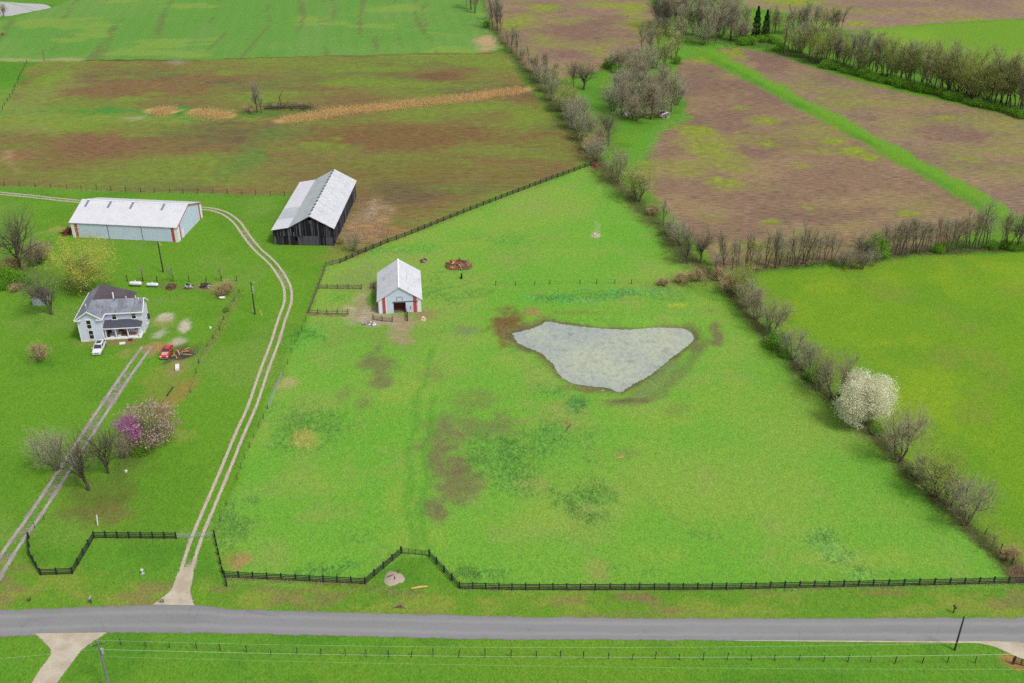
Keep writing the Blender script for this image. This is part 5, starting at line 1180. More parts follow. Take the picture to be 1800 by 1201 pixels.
def wood(seed, h, stems=1, lean=.2, trunk=.3, r0=.25, depth=3, kids=(5, 5, 4), ratio=.6, spread=(30, 60), up=.25, wob=.22, first=.25):
    """trunk with limbs; returns the mesh builder and the points and directions where fine twigs grow"""
    g = random.Random(seed); mb = MB(); tips = []
    def grow(p, d, ln, r, lev):
        n = 4 if lev else 5
        pts, rad = [p], [r]
        for i in range(n):
            d = (d + Vector((g.gauss(0, wob), g.gauss(0, wob), g.gauss(0, wob * .6) + up * .35))).normalized()
            p = p + d * (ln / n); pts.append(p); rad.append(r * (1 - .75 * (i + 1) / n) + .008)
        mb.tube(pts, rad, 6 if lev == 0 else (4 if lev == 1 else 3))
        if lev >= depth - 1:
            for i in range(1, n + 1): tips.append((pts[i], d))
        if lev < depth:
            kn = kids[min(lev, len(kids) - 1)]
            for j in range(kn):
                s = first + (1 - first) * (j + g.random() * .7) / kn if lev == 0 else .25 + .75 * (j + g.random()) / kn
                s = min(s, .999); k = int(s * n); q = pts[k].lerp(pts[k + 1], s * n - k)
                base = (pts[k + 1] - pts[k]).normalized()
                ax = base.cross(Vector((g.gauss(0, 1), g.gauss(0, 1), g.gauss(0, 1)))).normalized()
                dd = Matrix.Rotation(R(g.uniform(*spread)), 3, ax) @ base
                grow(q, dd, ln * ratio * g.uniform(.75, 1.15) * (1.15 - .35 * s if lev == 0 else 1), max(r * .55 * (1 - .5 * s), .012), lev + 1)
    for i in range(stems):
        a = 2 * math.pi * (i + g.random() * .6) / stems
        t_ = g.uniform(.4, 1) * lean
        d = Vector((math.cos(a) * t_, math.sin(a) * t_, 1)).normalized()
        grow(Vector((math.cos(a) * .2 * (stems > 1), math.sin(a) * .2 * (stems > 1), -.1)), d, h * g.uniform(.8, 1.0) * trunk, r0 * g.uniform(.75, 1.1), 0)
    return mb, tips
def crown_from_tips(sl_, tips, per, ln, w, rnd=.7, up=.3):
    P = np.array([tuple(p) for p, d in tips]); D = np.array([tuple(d) for p, d in tips])
    P = np.repeat(P, per, 0); D = np.repeat(D, per, 0); n = len(P); g = sl_.g
    P = P + g.normal(size=(n, 3)) * ln * .25
    D = D + g.normal(size=(n, 3)) * rnd + np.array([0, 0, up])
    sl_.twigs(P, D, ln, w)
def crown_fill(sl_, n, c, r, ln, w, origin=(0, 0, 0), rnd=.45, up=.25, lump=.3, hollow=.35):
    """twigs through the volume of an uneven crown"""
    g = sl_.g
    U = g.normal(size=(n, 3)); U /= np.linalg.norm(U, axis=1, keepdims=True)
    k = (hollow + (1 - hollow) * g.rand(n, 1) ** .5)
    ph = g.rand(3) * 6
    lumpy = 1 + lump * (np.sin(U[:, :1] * 3.1 + ph[0]) * np.sin(U[:, 1:2] * 3.7 + ph[1]) + .7 * np.sin(U[:, 2:3] * 4.3 + ph[2] + U[:, :1] * 2))
    P = np.array(c) + U * k * np.array(r) * lumpy
    P = P[P[:, 2] > .1]
    D = (P - np.array(origin)); D /= np.linalg.norm(D, axis=1, keepdims=True) + 1e-9
    D = D + g.normal(size=P.shape) * rnd + np.array([0, 0, up])
    if w: sl_.twigs(P, D, ln, w)
    else: sl_.leaves(P, ln)
def leafy_clumps(sl_, n, per, c, r, size, cl, floor=.1, outer=.5, lump=.3):
    """leaves gathered in clumps so light and dark masses and gaps form"""
    g = sl_.g
    U = g.normal(size=(n, 3)); U /= np.linalg.norm(U, axis=1, keepdims=True)
    ph = g.rand(3) * 6
    lumpy = 1 + lump * np.sin(U[:, :1] * 3.1 + ph[0]) * np.sin(U[:, 1:2] * 3.7 + ph[1] + U[:, 2:3] * 2)
    Cc = np.array(c) + U * (outer + (1 - outer) * g.rand(n, 1) ** .6) * np.array(r) * lumpy
    P = np.repeat(Cc, per, 0) + g.normal(size=(n * per, 3)) * cl
    P = P[P[:, 2] > floor]
    sl_.leaves(P, size)

PROTO = {}
tr0 = random.Random(5)
def proto(kind, name, trunk_mesh, crowns, h, w): PROTO.setdefault(kind, []).append((name, trunk_mesh, crowns, h, w))
# each kind a few different individuals: (thing name, trunk mesh, [(part name, mesh)], height, width)
for i in range(6):       # round grey bare hedgerow trees, several stems, uneven tops
    mb, tips = wood(100 + i, 7.4, 4 + i % 3, .6, .66, .10, 2, (6, 3), .5, (18, 46), .3, .14)
    s = Sliver(i); crown_from_tips(s, tips, 5, .85, .023)
    for j in range(3):
        a = tr0.uniform(0, 6.28); q = tr0.uniform(.3, 1.5); hh = tr0.uniform(3.0, 4.4)
        crown_fill(s, 330, (q * math.cos(a), q * math.sin(a), hh), (tr0.uniform(1.8, 2.8), tr0.uniform(1.8, 2.8), hh * tr0.uniform(.62, .8)), .95, .025, (0, 0, .3), .5, .35, .35, .15)
    crown_fill(s, 420, (0, 0, 3.8), (3.0, 3.0, 3.2), .95, .024, (0, 0, .3), .5, .3, .3, .2)
    proto('shrubby', 'bare_tree', mb.mesh('trunk', M_BARK), [('crown', s.mesh('crown', M_TWIG))], 7.2, 6.6)
for i in range(3):       # the same, tan brown
    mb, tips = wood(140 + i, 4.5, 6, .7, .62, .07, 2, (5, 4), .5, (20, 50), .25, .16)
    s = Sliver(20 + i); crown_from_tips(s, tips, 5, .6, .035); crown_fill(s, 1000, (0, 0, 2.1), (2.6, 2.6, 2.1), .7, .036, (0, 0, .2))
    proto('tanbush', 'brown_bush', mb.mesh('trunk', M_BARK), [('crown', s.mesh('crown', M_TWIGTAN))], 4.3, 5.2)
for i in range(5):       # slim bare trees
    mb, tips = wood(200 + i, 12.0, 1 + i % 3, .16, .92, .15, 2, (14, 5), .30, (20, 46), .38, .08, .22)
    s = Sliver(40 + i); crown_from_tips(s, tips, 4, .95, .025, .5, .5); crown_fill(s, 480, (tr0.uniform(-.4, .4), tr0.uniform(-.4, .4), 7.2), (1.9, 1.9, 4.9), 1.0, .027, (0, 0, 1), .5, .5, .5, .1)
    proto('slim', 'bare_tree', mb.mesh('trunk', M_BARKD), [('crown', s.mesh('crown', M_TWIG))], 12.0, 4.4)
for i in range(5):       # slim trees with first green buds
    mb, tips = wood(230 + i, 12.0, 1 + i % 2, .18, .9, .15, 2, (13, 5), .32, (20, 48), .34, .09, .22)
    s = Sliver(60 + i); crown_from_tips(s, tips, 4, .95, .025, .5, .4); crown_fill(s, 420, (0, 0, 6.9), (2.2, 2.2, 4.8), 1.0, .027, (0, 0, 1), .5, .5, .5, .1)
    l = Sliver(70 + i); leafy_clumps(l, 150 + 40 * i, 6, (0, 0, 6.6), (2.3, 2.3, 4.9), .16, .55, 1.0, .15, .5)
    proto('budding', 'budding_tree', mb.mesh('trunk', M_BARKD), [('crown', s.mesh('crown', M_TWIGG)), ('foliage', l.mesh('foliage', M_LBUD))], 12.0, 5.0)
for i in range(3):       # big spreading bare trees
    mb, tips = wood(300 + i, 13.0, 1, .05, .5, .46, 3, (9, 7, 4), .86, (24, 58), .18, .085, .12)
    s = Sliver(80 + i); crown_from_tips(s, tips, 2, .9, .024, .7, .3); crown_fill(s, 300, (0, 0, 7.6), (5.0, 5.0, 4.0), 1.0, .03, (0, 0, 2))
    zs = max(v[2] for v in mb.v); ws = 2 * sorted(abs(v[0]) for v in mb.v)[int(len(mb.v) * .97)]
    proto('spreading', 'bare_tree', mb.mesh('trunk', M_BARKD), [('crown', s.mesh('crown', M_TWIGD))], zs, ws)
for i in range(2):       # small sparse saplings
    mb, tips = wood(400 + i, 7.0, 2 + i, .3, .95, .09, 1, (6,), .3, (20, 45), .3, .08, .4)
    s = Sliver(90 + i); crown_from_tips(s, tips, 7, .7, .03, .5, .5); crown_fill(s, 620, (0, 0, 4.7), (1.8, 1.8, 2.6), .8, .024, (0, 0, 1.5))
    proto('sapling', 'sapling', mb.mesh('trunk', M_BARKD), [('crown', s.mesh('crown', M_TWIG))], 7.2, 3.4)
for i in range(3):       # yellow green budding round tree
    mb, tips = wood(430 + i, 8.0, 4, .5, .6, .14, 2, (6, 4), .5, (20, 50), .3, .13)
    s = Sliver(95 + i); crown_from_tips(s, tips, 5, .8, .04); crown_fill(s, 650, (0, 0, 4.4), (3.3, 3.3, 3.4), .8, .036, (0, 0, .5))
    l = Sliver(98 + i); leafy_clumps(l, 420, 9, (0, 0, 4.7), (3.3, 3.3, 3.3), .16, .42, .5, .45)
    proto('yellowgreen', 'budding_tree', mb.mesh('trunk', M_BARK), [('crown', s.mesh('crown', M_TWIGG)), ('foliage', l.mesh('foliage', M_LBUD))], 8.0, 7.0)
mb, tips = wood(470, 13.5, 1, .08, .5, .5, 3, (9, 6, 4), .68, (30, 62), .14, .17, .2)
s = Sliver(110); crown_from_tips(s, tips, 3, .9, .035, .8, -.1); l = Sliver(111)
P_ = np.array([tuple(p) for p, d in tips]); P_ = np.repeat(P_, 5, 0) + l.g.normal(size=(len(P_) * 5, 3)) * np.array([.8, .8, .8]) - np.array([0, 0, .4]); l.leaves(P_, .24)
leafy_clumps(l, 210, 56, (0, 0, 7.6), (7.4, 7.4, 5.2), .24, .62, 1.5, .45, .5)
proto('willow', 'willow_tree', mb.mesh('trunk', M_BARKD), [('crown', s.mesh('crown', M_TWIGG)), ('foliage', l.mesh('foliage', M_LWILLOW))], 12.8, 15.0)
mb, tips = wood(480, 10.5, 3, .35, .55, .25, 3, (8, 6, 4), .55, (22, 48), .3, .12, .2)
l = Sliver(120); P_ = np.array([tuple(p) for p, d in tips]); P_ = np.repeat(P_, 6, 0) + l.g.normal(size=(len(P_) * 6, 3)) * .3; l.leaves(P_, .22)
for j in range(24):      # branches end in separate sprays of blossom, so the crown is lobed
    a = tr0.uniform(0, 6.28); zz = 2.2 + 6.8 * ((j * 0.618) % 1); q = 3.9 * math.sqrt(max(.15, 1 - ((zz - 5.2) / 5.2) ** 2)) * tr0.uniform(.75, 1.1)
    leafy_clumps(l, 90, 15, (q * math.cos(a), q * math.sin(a), zz), (tr0.uniform(1.5, 2.1), tr0.uniform(1.5, 2.1), tr0.uniform(1.4, 1.9)), .22, .34, .5, .5, .25)
leafy_clumps(l, 160, 16, (0, 0, 8.2), (2.6, 2.6, 2.2), .22, .34, .5, .4, .25)
proto('pear', 'blossom_tree', mb.mesh('trunk', M_BARKD), [('blossom', l.mesh('blossom', M_LPEAR))], 10.8, 11.2)
mb, tips = wood(490, 7.5, 7, .75, .62, .13, 2, (7, 5), .5, (20, 55), .25, .16)
s = Sliver(130); crown_fill(s, 2600, (0, 0, 3.6), (4.9, 4.9, 3.4), .7, .05, (0, 0, .3), lump=.14); l = Sliver(131); leafy_clumps(l, 700, 6, (0, 0, 3.7), (4.9, 4.9, 3.6), .3, .3, .3, .6, .12)
proto('magnolia', 'magnolia_tree', mb.mesh('trunk', M_BARK), [('crown', s.mesh('crown', M_LMAGD)), ('blossom', l.mesh('blossom', M_LMAG))], 7.2, 10.4)
mb, tips = wood(495, 4.2, 3, .4, .6, .07, 2, (5, 4), .5, (25, 55), .2, .16)
l = Sliver(135); leafy_clumps(l, 90, 26, (0, 0, 3.1), (1.7, 1.7, .8), .15, .3, .3, .2)
proto('redbud', 'redbud_tree', mb.mesh('trunk', M_BARKD), [('blossom', l.mesh('blossom', M_LRED))], 3.9, 3.4)
for i in range(3):
    mb, tips = wood(500 + i, 3.0, 4, .7, .5, .06, 1, (4,), .5, (25, 60), .2, .16)
    l = Sliver(140 + i); leafy_clumps(l, 110, 26, (0, 0, 1.35), (1.7, 1.7, 1.3), .22, .3, .05, .5)
    proto('greenbush', 'green_bush', mb.mesh('trunk', M_BARKD), [('foliage', l.mesh('foliage', M_LGREEN))], 2.8, 3.6)
for i in range(2):
    mb = MB().tube([(0, 0, 0), (0, 0, 11)], [.2, .04], 6); l = Sliver(150 + i); g = l.g
    z = 10.8 * g.rand(5200) ** 1.1 + .5; rr = (1.75 * (1 - (z / 11.6) ** 2.0) + .1) * np.sqrt(.25 + .75 * g.rand(5200)) * (1 + .18 * np.sin(z * 3 + i)); a = g.rand(5200) * 6.283
    l.leaves(np.stack([rr * np.cos(a), rr * np.sin(a), z], 1), .34)
    proto('cedar', 'cedar_tree', mb.mesh('trunk', M_BARKD), [('foliage', l.mesh('foliage', M_LCEDAR))], 11.4, 3.6)

ORD = ['first', 'second', 'third', 'fourth', 'fifth', 'sixth', 'seventh', 'eighth', 'ninth', 'tenth', 'eleventh', 'twelfth', 'thirteenth', 'fourteenth', 'fifteenth', 'sixteenth', 'seventeenth', 'eighteenth', 'nineteenth', 'twentieth']
def ordinal(n):
    if n <= 20: return ORD[n - 1]
    tens = {2: 'twenty', 3: 'thirty', 4: 'forty', 5: 'fifty'}[n // 10]
    return tens + '-' + ORD[n % 10 - 1] if n % 10 else {3: 'thirtieth', 4: 'fortieth', 5: 'fiftieth'}[n // 10]
tr = random.Random(77)
USED = {}
def plant(kind, px, py, h, label, group=None, cat='tree', wide=1.0, rz=None, lean=0.0, var=None):
    """one individual, its trunk foot at the photo pixel, h metres tall"""
    ps = PROTO[kind]; k = USED.get(kind, 0) if var is None else var; USED[kind] = k + 1
    nm, tm, crowns, h0, w0 = ps[k % len(ps)]
    if nm == 'bare_tree' and cat in ('bush', 'shrub'): nm = 'bare_bush'
    p = at(px, py)
    t_ = thing(nm, label, cat, (p.x, p.y, gz(p) - .03), tr.uniform(0, 6.28) if rz is None else rz, group)
    q = h / h0; t_.scale = (q * wide, q * wide, q)
    if lean: t_.rotation_euler = (0, lean, t_.rotation_euler.z if rz is None else rz)
    link('trunk', tm, t_)
    for cn, cm in crowns: link(cn, cm, t_)
    return t_

# hedgerow right of the pond, from the road corner up
G1 = 'trees of the hedgerow right of the pond'
plant('sapling', 1742, 968, 3.5, 'thin bare sapling in the hedgerow nearest the road corner', G1)
plant('tanbush', 1776, 985, 3.0, 'low tan bush beside the hedge fence nearest the road corner', G1, 'bush')
plant('shrubby', 1696, 922, 9.7, 'grey round bare tree nearest the road corner in the hedgerow', G1, wide=1.05)
plant('shrubby', 1668, 890, 6.4, 'small grey shrubby tree between grey round and yellowish hedgerow trees', G1)
plant('yellowgreen', 1643, 872, 10.0, 'yellowish budding tree below the big round grey hedgerow tree', G1, wide=1.05)
plant('shrubby', 1615, 845, 6.1, 'small bare shrub just below the big round grey hedgerow tree', G1)
plant('shrubby', 1580, 810, 11.9, 'big round grey brown bare tree below the white blossom tree', G1, wide=1.05)
plant('greenbush', 1541, 762, 2.0, 'small green bush at the foot of the white blossom tree', G1, 'bush')
plant('pear', 1513, 742, 11.0, 'round tree covered in cream white blossom in the hedgerow')
plant('shrubby', 1466, 700, 11.5, 'grey bare tree just above the white blossom tree', G1, wide=.95)
plant('yellowgreen', 1441, 684, 9.0, 'yellow green creeper covered tree above the white blossom tree', G1, wide=.6)
plant('shrubby', 1420, 655, 7.7, 'pinkish grey bare tree between the creeper tree and green bush', G1, wide=1.05)
plant('shrubby', 1392, 632, 8.2, 'grey shrubby tree right beside the bright green hedgerow bush', G1)
plant('greenbush', 1381, 628, 1.9, 'tiny green bush at the foot of the hedgerow by the pond', G1, 'bush')
plant('greenbush', 1366, 612, 4.0, 'bright green leafy bush in the hedgerow right of the pond', G1, 'bush', wide=.95)
plant('shrubby', 1357, 588, 8.7, 'grey bare tree just above the bright green hedgerow bush', G1, wide=1.05)
plant('shrubby', 1329, 562, 9.2, 'second grey bare tree above the bright green hedgerow bush', G1, wide=.95)
plant('shrubby', 1312, 542, 7.2, 'third grey bare tree above the bright green hedgerow bush', G1)
plant('yellowgreen', 1306, 522, 8.7, 'olive budding tree at the hedgerow corner beside the tan bushes', G1)
plant('tanbush', 1283, 515, 5.6, 'tallest tan bush at the meeting point of the hedgerows', G1, 'bush')
plant('tanbush', 1265, 492, 3.6, 'tan bush behind the tallest tan bush at the hedgerow corner', G1, 'bush')
plant('tanbush', 1222, 494, 3.6, 'wide tan bush above the pond, left of the hedgerow corner', G1, 'bush', wide=1.2)
plant('tanbush', 1196, 497, 3.0, 'tan bush above the pond, second from the hedgerow corner', G1, 'bush', wide=1.2)
plant('tanbush', 1166, 502, 2.4, 'lowest tan bush above the pond, third from the hedgerow corner', G1, 'bush', wide=1.3)
plant('greenbush', 1428, 668, 2.6, 'low green bush under the creeper covered hedgerow tree', G1, 'bush')
plant('greenbush', 1606, 832, 1.8, 'low green bush just below the big round grey hedgerow tree', G1, 'bush')
# hedgerow running up from the corner to the top of the photo
G2 = 'trees of the long hedgerow up the middle'
plant('spreading', 1231, 463, 12.0, 'dark forked bare tree, right of a pair at the hedgerow corner', wide=.7)
plant('spreading', 1207, 464, 12.0, 'dark upright bare tree, left of a pair at the hedgerow corner', wide=.55)
plant('shrubby', 1196, 432, 8.0, 'grey bare shrubby tree behind the dark pair at the corner', G2)
plant('slim', 1166, 396, 8.0, 'slim bare tree above the dark pair of hedgerow trees', G2)
plant('shrubby', 1181, 414, 5.5, 'low grey shrub between slim tree and dark pair', G2, wide=1.1)
plant('tanbush', 1148, 378, 3.4, 'small tan bush below the yellow green hedgerow tree', G2, 'bush')
plant('yellowgreen', 1122, 354, 12.0, 'round yellow green budding tree near the end of the board fence', wide=1.05)
plant('shrubby', 1087, 322, 11.5, 'pale grey bare tree at the end of the board fence', wide=.85)
plant('spreading', 1070, 256, 13.0, 'grey spreading tree above the end of the board fence', G2, wide=.8)
pts2 = [(1048, 285, 'shrubby', 8), (1040, 268, 'tanbush', 6.5), (1056, 262, 'shrubby', 9), (1024, 248, 'shrubby', 10), (1038, 235, 'shrubby', 9), (1010, 228, 'shrubby', 10.5), (1022, 214, 'shrubby', 10), (1000, 210, 'shrubby', 9), (988, 196, 'yellowgreen', 9), (998, 188, 'yellowgreen', 10), (975, 178, 'shrubby', 9), (984, 168, 'budding', 10), (962, 162, 'shrubby', 9), (972, 150, 'slim', 10), (950, 146, 'shrubby', 9), (958, 136, 'slim', 10), (942, 128, 'shrubby', 8), (930, 116, 'slim', 9), (918, 106, 'shrubby', 6), (908, 96, 'slim', 10), (898, 92, 'slim', 12), (893, 78, 'slim', 7), (874, 54, 'slim', 15), (866, 50, 'slim', 16), (880, 56, 'slim', 13), (860, 44, 'slim', 12), (835, 24, 'slim', 15), (828, 17, 'slim', 16), (820, 12, 'slim', 13)]
nkind = {'shrubby': 'grey shrubby bare tree', 'tanbush': 'tan brown bush', 'yellowgreen': 'yellow green budding tree', 'budding': 'slim budding tree', 'slim': 'slim bare tree', 'spreading': 'spreading bare tree', 'sapling': 'thin bare sapling'}
cnt = {}
for px, py, kd, h in pts2:
    cnt[kd] = cnt.get(kd, 0) + 1
    plant(kd, px, py, h, f'{ordinal(cnt[kd])} {nkind[kd]} going up the middle hedgerow from the board fence end', G2, 'bush' if kd == 'tanbush' else 'tree', wide=tr.uniform(.9, 1.1))
plant('greenbush', 856, 48, 3.0, 'dark green bush under tall slim trees beside the green crop', None, 'bush')
plant('spreading', 1026, 158, 14.0, 'spreading bare tree standing apart between hedgerow and copse', wide=.95)
plant('spreading', 1008, 152, 12.0, 'smaller bare tree left of the one between hedgerow and copse', wide=.7)
# copse between the ploughed fields
G3 = 'trees of the copse between the plowed fields'
cop = [(1078, 196), (1092, 204), (1104, 208), (1116, 212), (1130, 207), (1143, 210), (1156, 206), (1168, 200), (1180, 196), (1188, 184), (1082, 180), (1096, 186), (1110, 190), (1124, 188), (1138, 190), (1152, 186), (1166, 182), (1178, 172), (1090, 168), (1108, 172), (1126, 170), (1144, 172), (1160, 166)]
for i, (px, py) in enumerate(cop): plant('slim' if i % 3 else 'shrubby', px, py, 12.5 if i % 3 else 10.5, f'{ordinal(i + 1)} bare tree of the dense copse, counted left to right from its front row', G3, wide=tr.uniform(1.15, 1.4))
cop2 = [(1072, 118, 'tanbush', 5), (1084, 124, 'shrubby', 9), (1100, 122, 'shrubby', 10), (1116, 128, 'shrubby', 11), (1130, 134, 'shrubby', 11), (1150, 120, 'shrubby', 11), (1166, 122, 'budding', 12), (1180, 116, 'budding', 12), (1188, 104, 'budding', 12), (1140, 102, 'slim', 12), (1128, 90, 'slim', 13), (1158, 94, 'budding', 13), (1174, 90, 'budding', 13), (1110, 142, 'shrubby', 10)]
for i, (px, py, kd, h) in enumerate(cop2): plant(kd, px, py, h, f'{ordinal(i + 1)} {nkind[kd]} behind the dense copse, counted from the left', G3, 'bush' if kd == 'tanbush' else 'tree', wide=tr.uniform(1.0, 1.3))
for i, (px, py) in enumerate(((1068, 120), (1082, 128), (1190, 112))): plant('greenbush', px, py, 3.2, f'{ordinal(i + 1)} green bush from the left at the back of the copse', None, 'bush')
# row of thin trees between ploughed field and hay field
G4 = 'thin trees along the hay field top edge'
row = [(1259, 481, 7), (1273, 471, 9), (1288, 474, 8.5), (1311, 468, 7.5), (1330, 475, 8), (1362, 471, 8.5), (1380, 469, 5), (1389, 467, 7), (1412, 464, 8.5), (1426, 462, 7), (1438, 460, 6), (1463, 459, 6), (1557, 450, 6), (1573, 449, 8), (1583, 448, 8), (1602, 447, 9), (1614, 446, 9), (1635, 443, 8), (1645, 442, 8.5), (1666, 442, 7), (1673, 441, 9), (1681, 440, 8), (1706, 437, 10), (1722, 438, 12)]
for i, (px, py, h) in enumerate(row): plant('slim' if i % 4 == 1 else 'sapling', px, py, h * tr.uniform(.9, 1.3), f'{ordinal(i + 1)} thin bare tree from the hedgerow corner along the hay field top', G4, wide=tr.uniform(.8, 1.25))
row2 = [(1296, 472, 8), (1320, 472, 7), (1346, 472, 8), (1371, 468, 7), (1399, 466, 8), (1420, 461, 6), (1450, 460, 7), (1549, 451, 7), (1565, 451, 7), (1592, 449, 8), (1608, 445, 8), (1625, 445, 8), (1655, 443, 9), (1690, 439, 8), (1698, 438, 7), (1714, 438, 9), (1733, 437, 8), (1758, 438, 8), (1770, 438, 9)]
for i, (px, py, h) in enumerate(row2): plant('sapling', px, py - 1, h * tr.uniform(.95, 1.3), f'{ordinal(i + 1)} thinner tree standing between the row trees along the hay field top', G4, wide=tr.uniform(.8, 1.2))
plant('spreading', 1786, 441, 12.5, 'forked dark bare tree at the right end of the thin tree row', wide=.7)
plant('spreading', 1513, 464, 11.5, 'wide dark bare tree rising from a brown thicket in the row', wide=.85)
for i, (px, py, h) in enumerate(((1480, 470, 5.2), (1497, 472, 5.4), (1515, 473, 5.6), (1532, 468, 5.2), (1538, 455, 6.5))): plant('shrubby' if i != 4 else 'greenbush', px, py, h, f'{ordinal(i + 1)} thicket shrub from the left under the wide dark tree', 'thicket under the wide dark tree', 'bush', wide=1.0 if i != 4 else .7)
for i, (px, py) in enumerate(((1553, 454), (1648, 444), (1742, 437), (1766, 436), (1795, 439), (1780, 440))): plant('greenbush', px, py, 2.4, f'{ordinal(i + 1)} small green bush from the left under the thin tree row', 'green bushes under the thin tree row', 'bush')
# tree belt along the far right field
G5 = 'trees of the belt beside the far right field'
bl = random.Random(31)
for row_, off, nm_ in ((0, 0.0, 'front'), (1, 8.0, 'back')):
    for i in range(36):
        px = 1380 + i * 12.4 + bl.uniform(-4, 4) + off * .7; base = 93 + (px - 1370) * .252 - off
        k_ = ('budding', 'budding', 'slim', 'yellowgreen', 'budding', 'slim')[int(bl.random() * 6)]
        plant(k_, px, base + bl.uniform(-3, 2), (bl.uniform(11, 15) + i * .16) * (.72 if k_ == 'yellowgreen' else 1), f'{ordinal(i + 1)} tree from the left in the {nm_} row of the belt by the right field', G5, wide=bl.uniform(.9, 1.3))
plant('spreading', 1668, 158, 17.5, 'big dark spreading tree standing in the belt by the far right field', wide=.95)
for i in range(22):
    px = 1452 + i * 16.5; plant('greenbush', px, 99 + (px - 1370) * .250 + bl.uniform(-1, 1.5), bl.uniform(1.8, 3.4), f'{ordinal(i + 1)} green bush from the left along the foot of the tree belt', 'green bushes at the foot of the belt', 'bush', wide=1.3)
plant('greenbush', 1372, 90, 3.5, 'green bush at the left tip of the tree belt', None, 'bush', wide=1.3)
# wood at the top edge
G6 = 'trees of the wood at the top edge'
wd = [(1160, 62), (1170, 58), (1182, 62), (1192, 66), (1198, 68), (1206, 56), (1218, 60), (1228, 64), (1236, 80), (1244, 78), (1252, 68), (1258, 72), (1266, 66), (1274, 62), (1284, 71), (1292, 60), (1300, 74), (1310, 68), (1240, 52), (1225, 48), (1262, 50), (1280, 46), (1210, 44), (1190, 46), (1172, 42), (1250, 36), (1232, 30), (1206, 28), (1288, 34), (1270, 26), (1180, 24), (1222, 14), (1250, 12), (1296, 48)]
for i, (px, py) in enumerate(wd): plant('slim' if i % 4 else 'shrubby', px, py, bl.uniform(13, 20) if i % 4 else bl.uniform(8, 12), f'{ordinal(i + 1)} bare tree of the wood at the top edge, counted from its left front', G6, wide=bl.uniform(1.0, 1.35))
for i, (px, py) in enumerate(((1154, 52), (1166, 48), (1176, 60))): plant('spreading', px, py, 20, f'{ordinal(i + 1)} tall forked bare tree from the left at the left end of the wood', None, wide=.75)
plant('cedar', 1328, 66, 13.5, 'dark evergreen cedar, left of two at the end of the wood', None, wide=.95); plant('cedar', 1344, 70, 13.0, 'dark evergreen cedar, right of two at the end of the wood', None, wide=.9)
for i, (px, py) in enumerate(((1315, 76), (1336, 74), (1306, 79), (1352, 72), (1362, 76), (1322, 78))): plant('greenbush', px, py, 3.0, f'{ordinal(i + 1)} green bush at the foot of the dark cedars, nearest first', 'green bushes under the cedars', 'bush', wide=1.4)
G7 = 'row of slim trees behind the cedars'
for i in range(18):
    px = 1354 + i * 7.3 + bl.uniform(-2, 2); plant('slim' if i % 3 else 'budding', px, 62 - i * .45 + bl.uniform(-2, 2), bl.uniform(10, 14), f'{ordinal(i + 1)} slim tree right of the cedars in the far row', G7, wide=bl.uniform(1.0, 1.3))
# trees about the house and yard
plant('willow', 154, 511, 13.2, 'large yellow green willow tree behind the farmhouse', wide=1.05)
plant('spreading', 38, 480, 19.0, 'tall bare tree with twisted limbs at the left edge', wide=.8, rz=1.0)
plant('shrubby', 62, 468, 8.5, 'brown grey bare shrub right of the tall twisted tree', wide=.95)
plant('tanbush', 72, 462, 6.0, 'tan bush behind the brown grey shrub by the twisted tree', cat='bush')
plant('tanbush', 25, 480, 5.0, 'low brown bush at the left foot of the twisted tree', cat='bush')
for i, (px, py, h) in enumerate(((6, 492, 3.6), (22, 498, 3.6), (40, 502, 3.2), (5, 508, 2.2))): plant('greenbush', px, py, h, f'{ordinal(i + 1)} green bush from the left edge below the twisted tree', 'green bushes below the twisted tree', 'bush', wide=1.2)
plant('spreading', 92, 553, 13.5, 'bare grey tree leaning left over the little garden shed', wide=.8, lean=-.22, rz=.0)
plant('tanbush', 30, 512, 2.2, 'flat brown brush at the left edge behind the garden shed', cat='bush', wide=1.5)
plant('tanbush', 72, 634, 4.4, 'round brown bare bush alone on the left lawn', cat='bush', wide=.9)
plant('spreading', 157, 862, 13.2, 'large dark bare tree beside the house driveway', wide=.8, rz=2.1)
plant('spreading', 191, 832, 11.5, 'bare tree with long leaning limbs behind the large dark one', wide=.8, rz=.4)
plant('shrubby', 100, 826, 9.5, 'hazy grey bare tree left of the house driveway', wide=.95, var=1)
plant('magnolia', 267, 778, 8.2, 'magnolia full of pale pink petals beside the driveway', wide=.92)
plant('redbud', 231, 786, 6.4, 'magenta flowering tree, the larger patch left of the magnolia', wide=.8)
plant('redbud', 246, 797, 5.6, 'small magenta flowering tree at the front of the magnolia', wide=.5)
plant('shrubby', 220, 805, 5.5, 'grey shrub in front of the magnolia beside the driveway', cat='shrub', wide=.9)
plant('greenbush', 250, 796, 2.6, 'green bush under the front of the magnolia', cat='bush')
plant('tanbush', 390, 520, 3.4, 'brown brush thicket at the lawn corner beside the white tub', cat='bush', wide=1.15)
plant('tanbush', 402, 513, 3.2, 'tan bush behind the brown thicket at the lawn corner', cat='bush')
for i, (px, py, h) in enumerate(((252, 494, 4.2), (302, 495, 4.4), (388, 494, 4.2))): plant('sapling', px, py, h * .9, f'{ordinal(i + 1)} faint thin sapling from the left in the lawn fence', 'faint saplings in the lawn fence', 'sapling', wide=.8)
plant('greenbush', 398, 548, 1.2, 'small dark weed clump by the yard edge posts', cat='bush')
plant('shrubby', 622, 442, 6.0, 'grey bare bush between black barn and diagonal fence', cat='bush', wide=1.15)
plant('tanbush', 600, 430, 2.6, 'low tan brush against the right corner of the black barn', cat='bush', wide=.7)
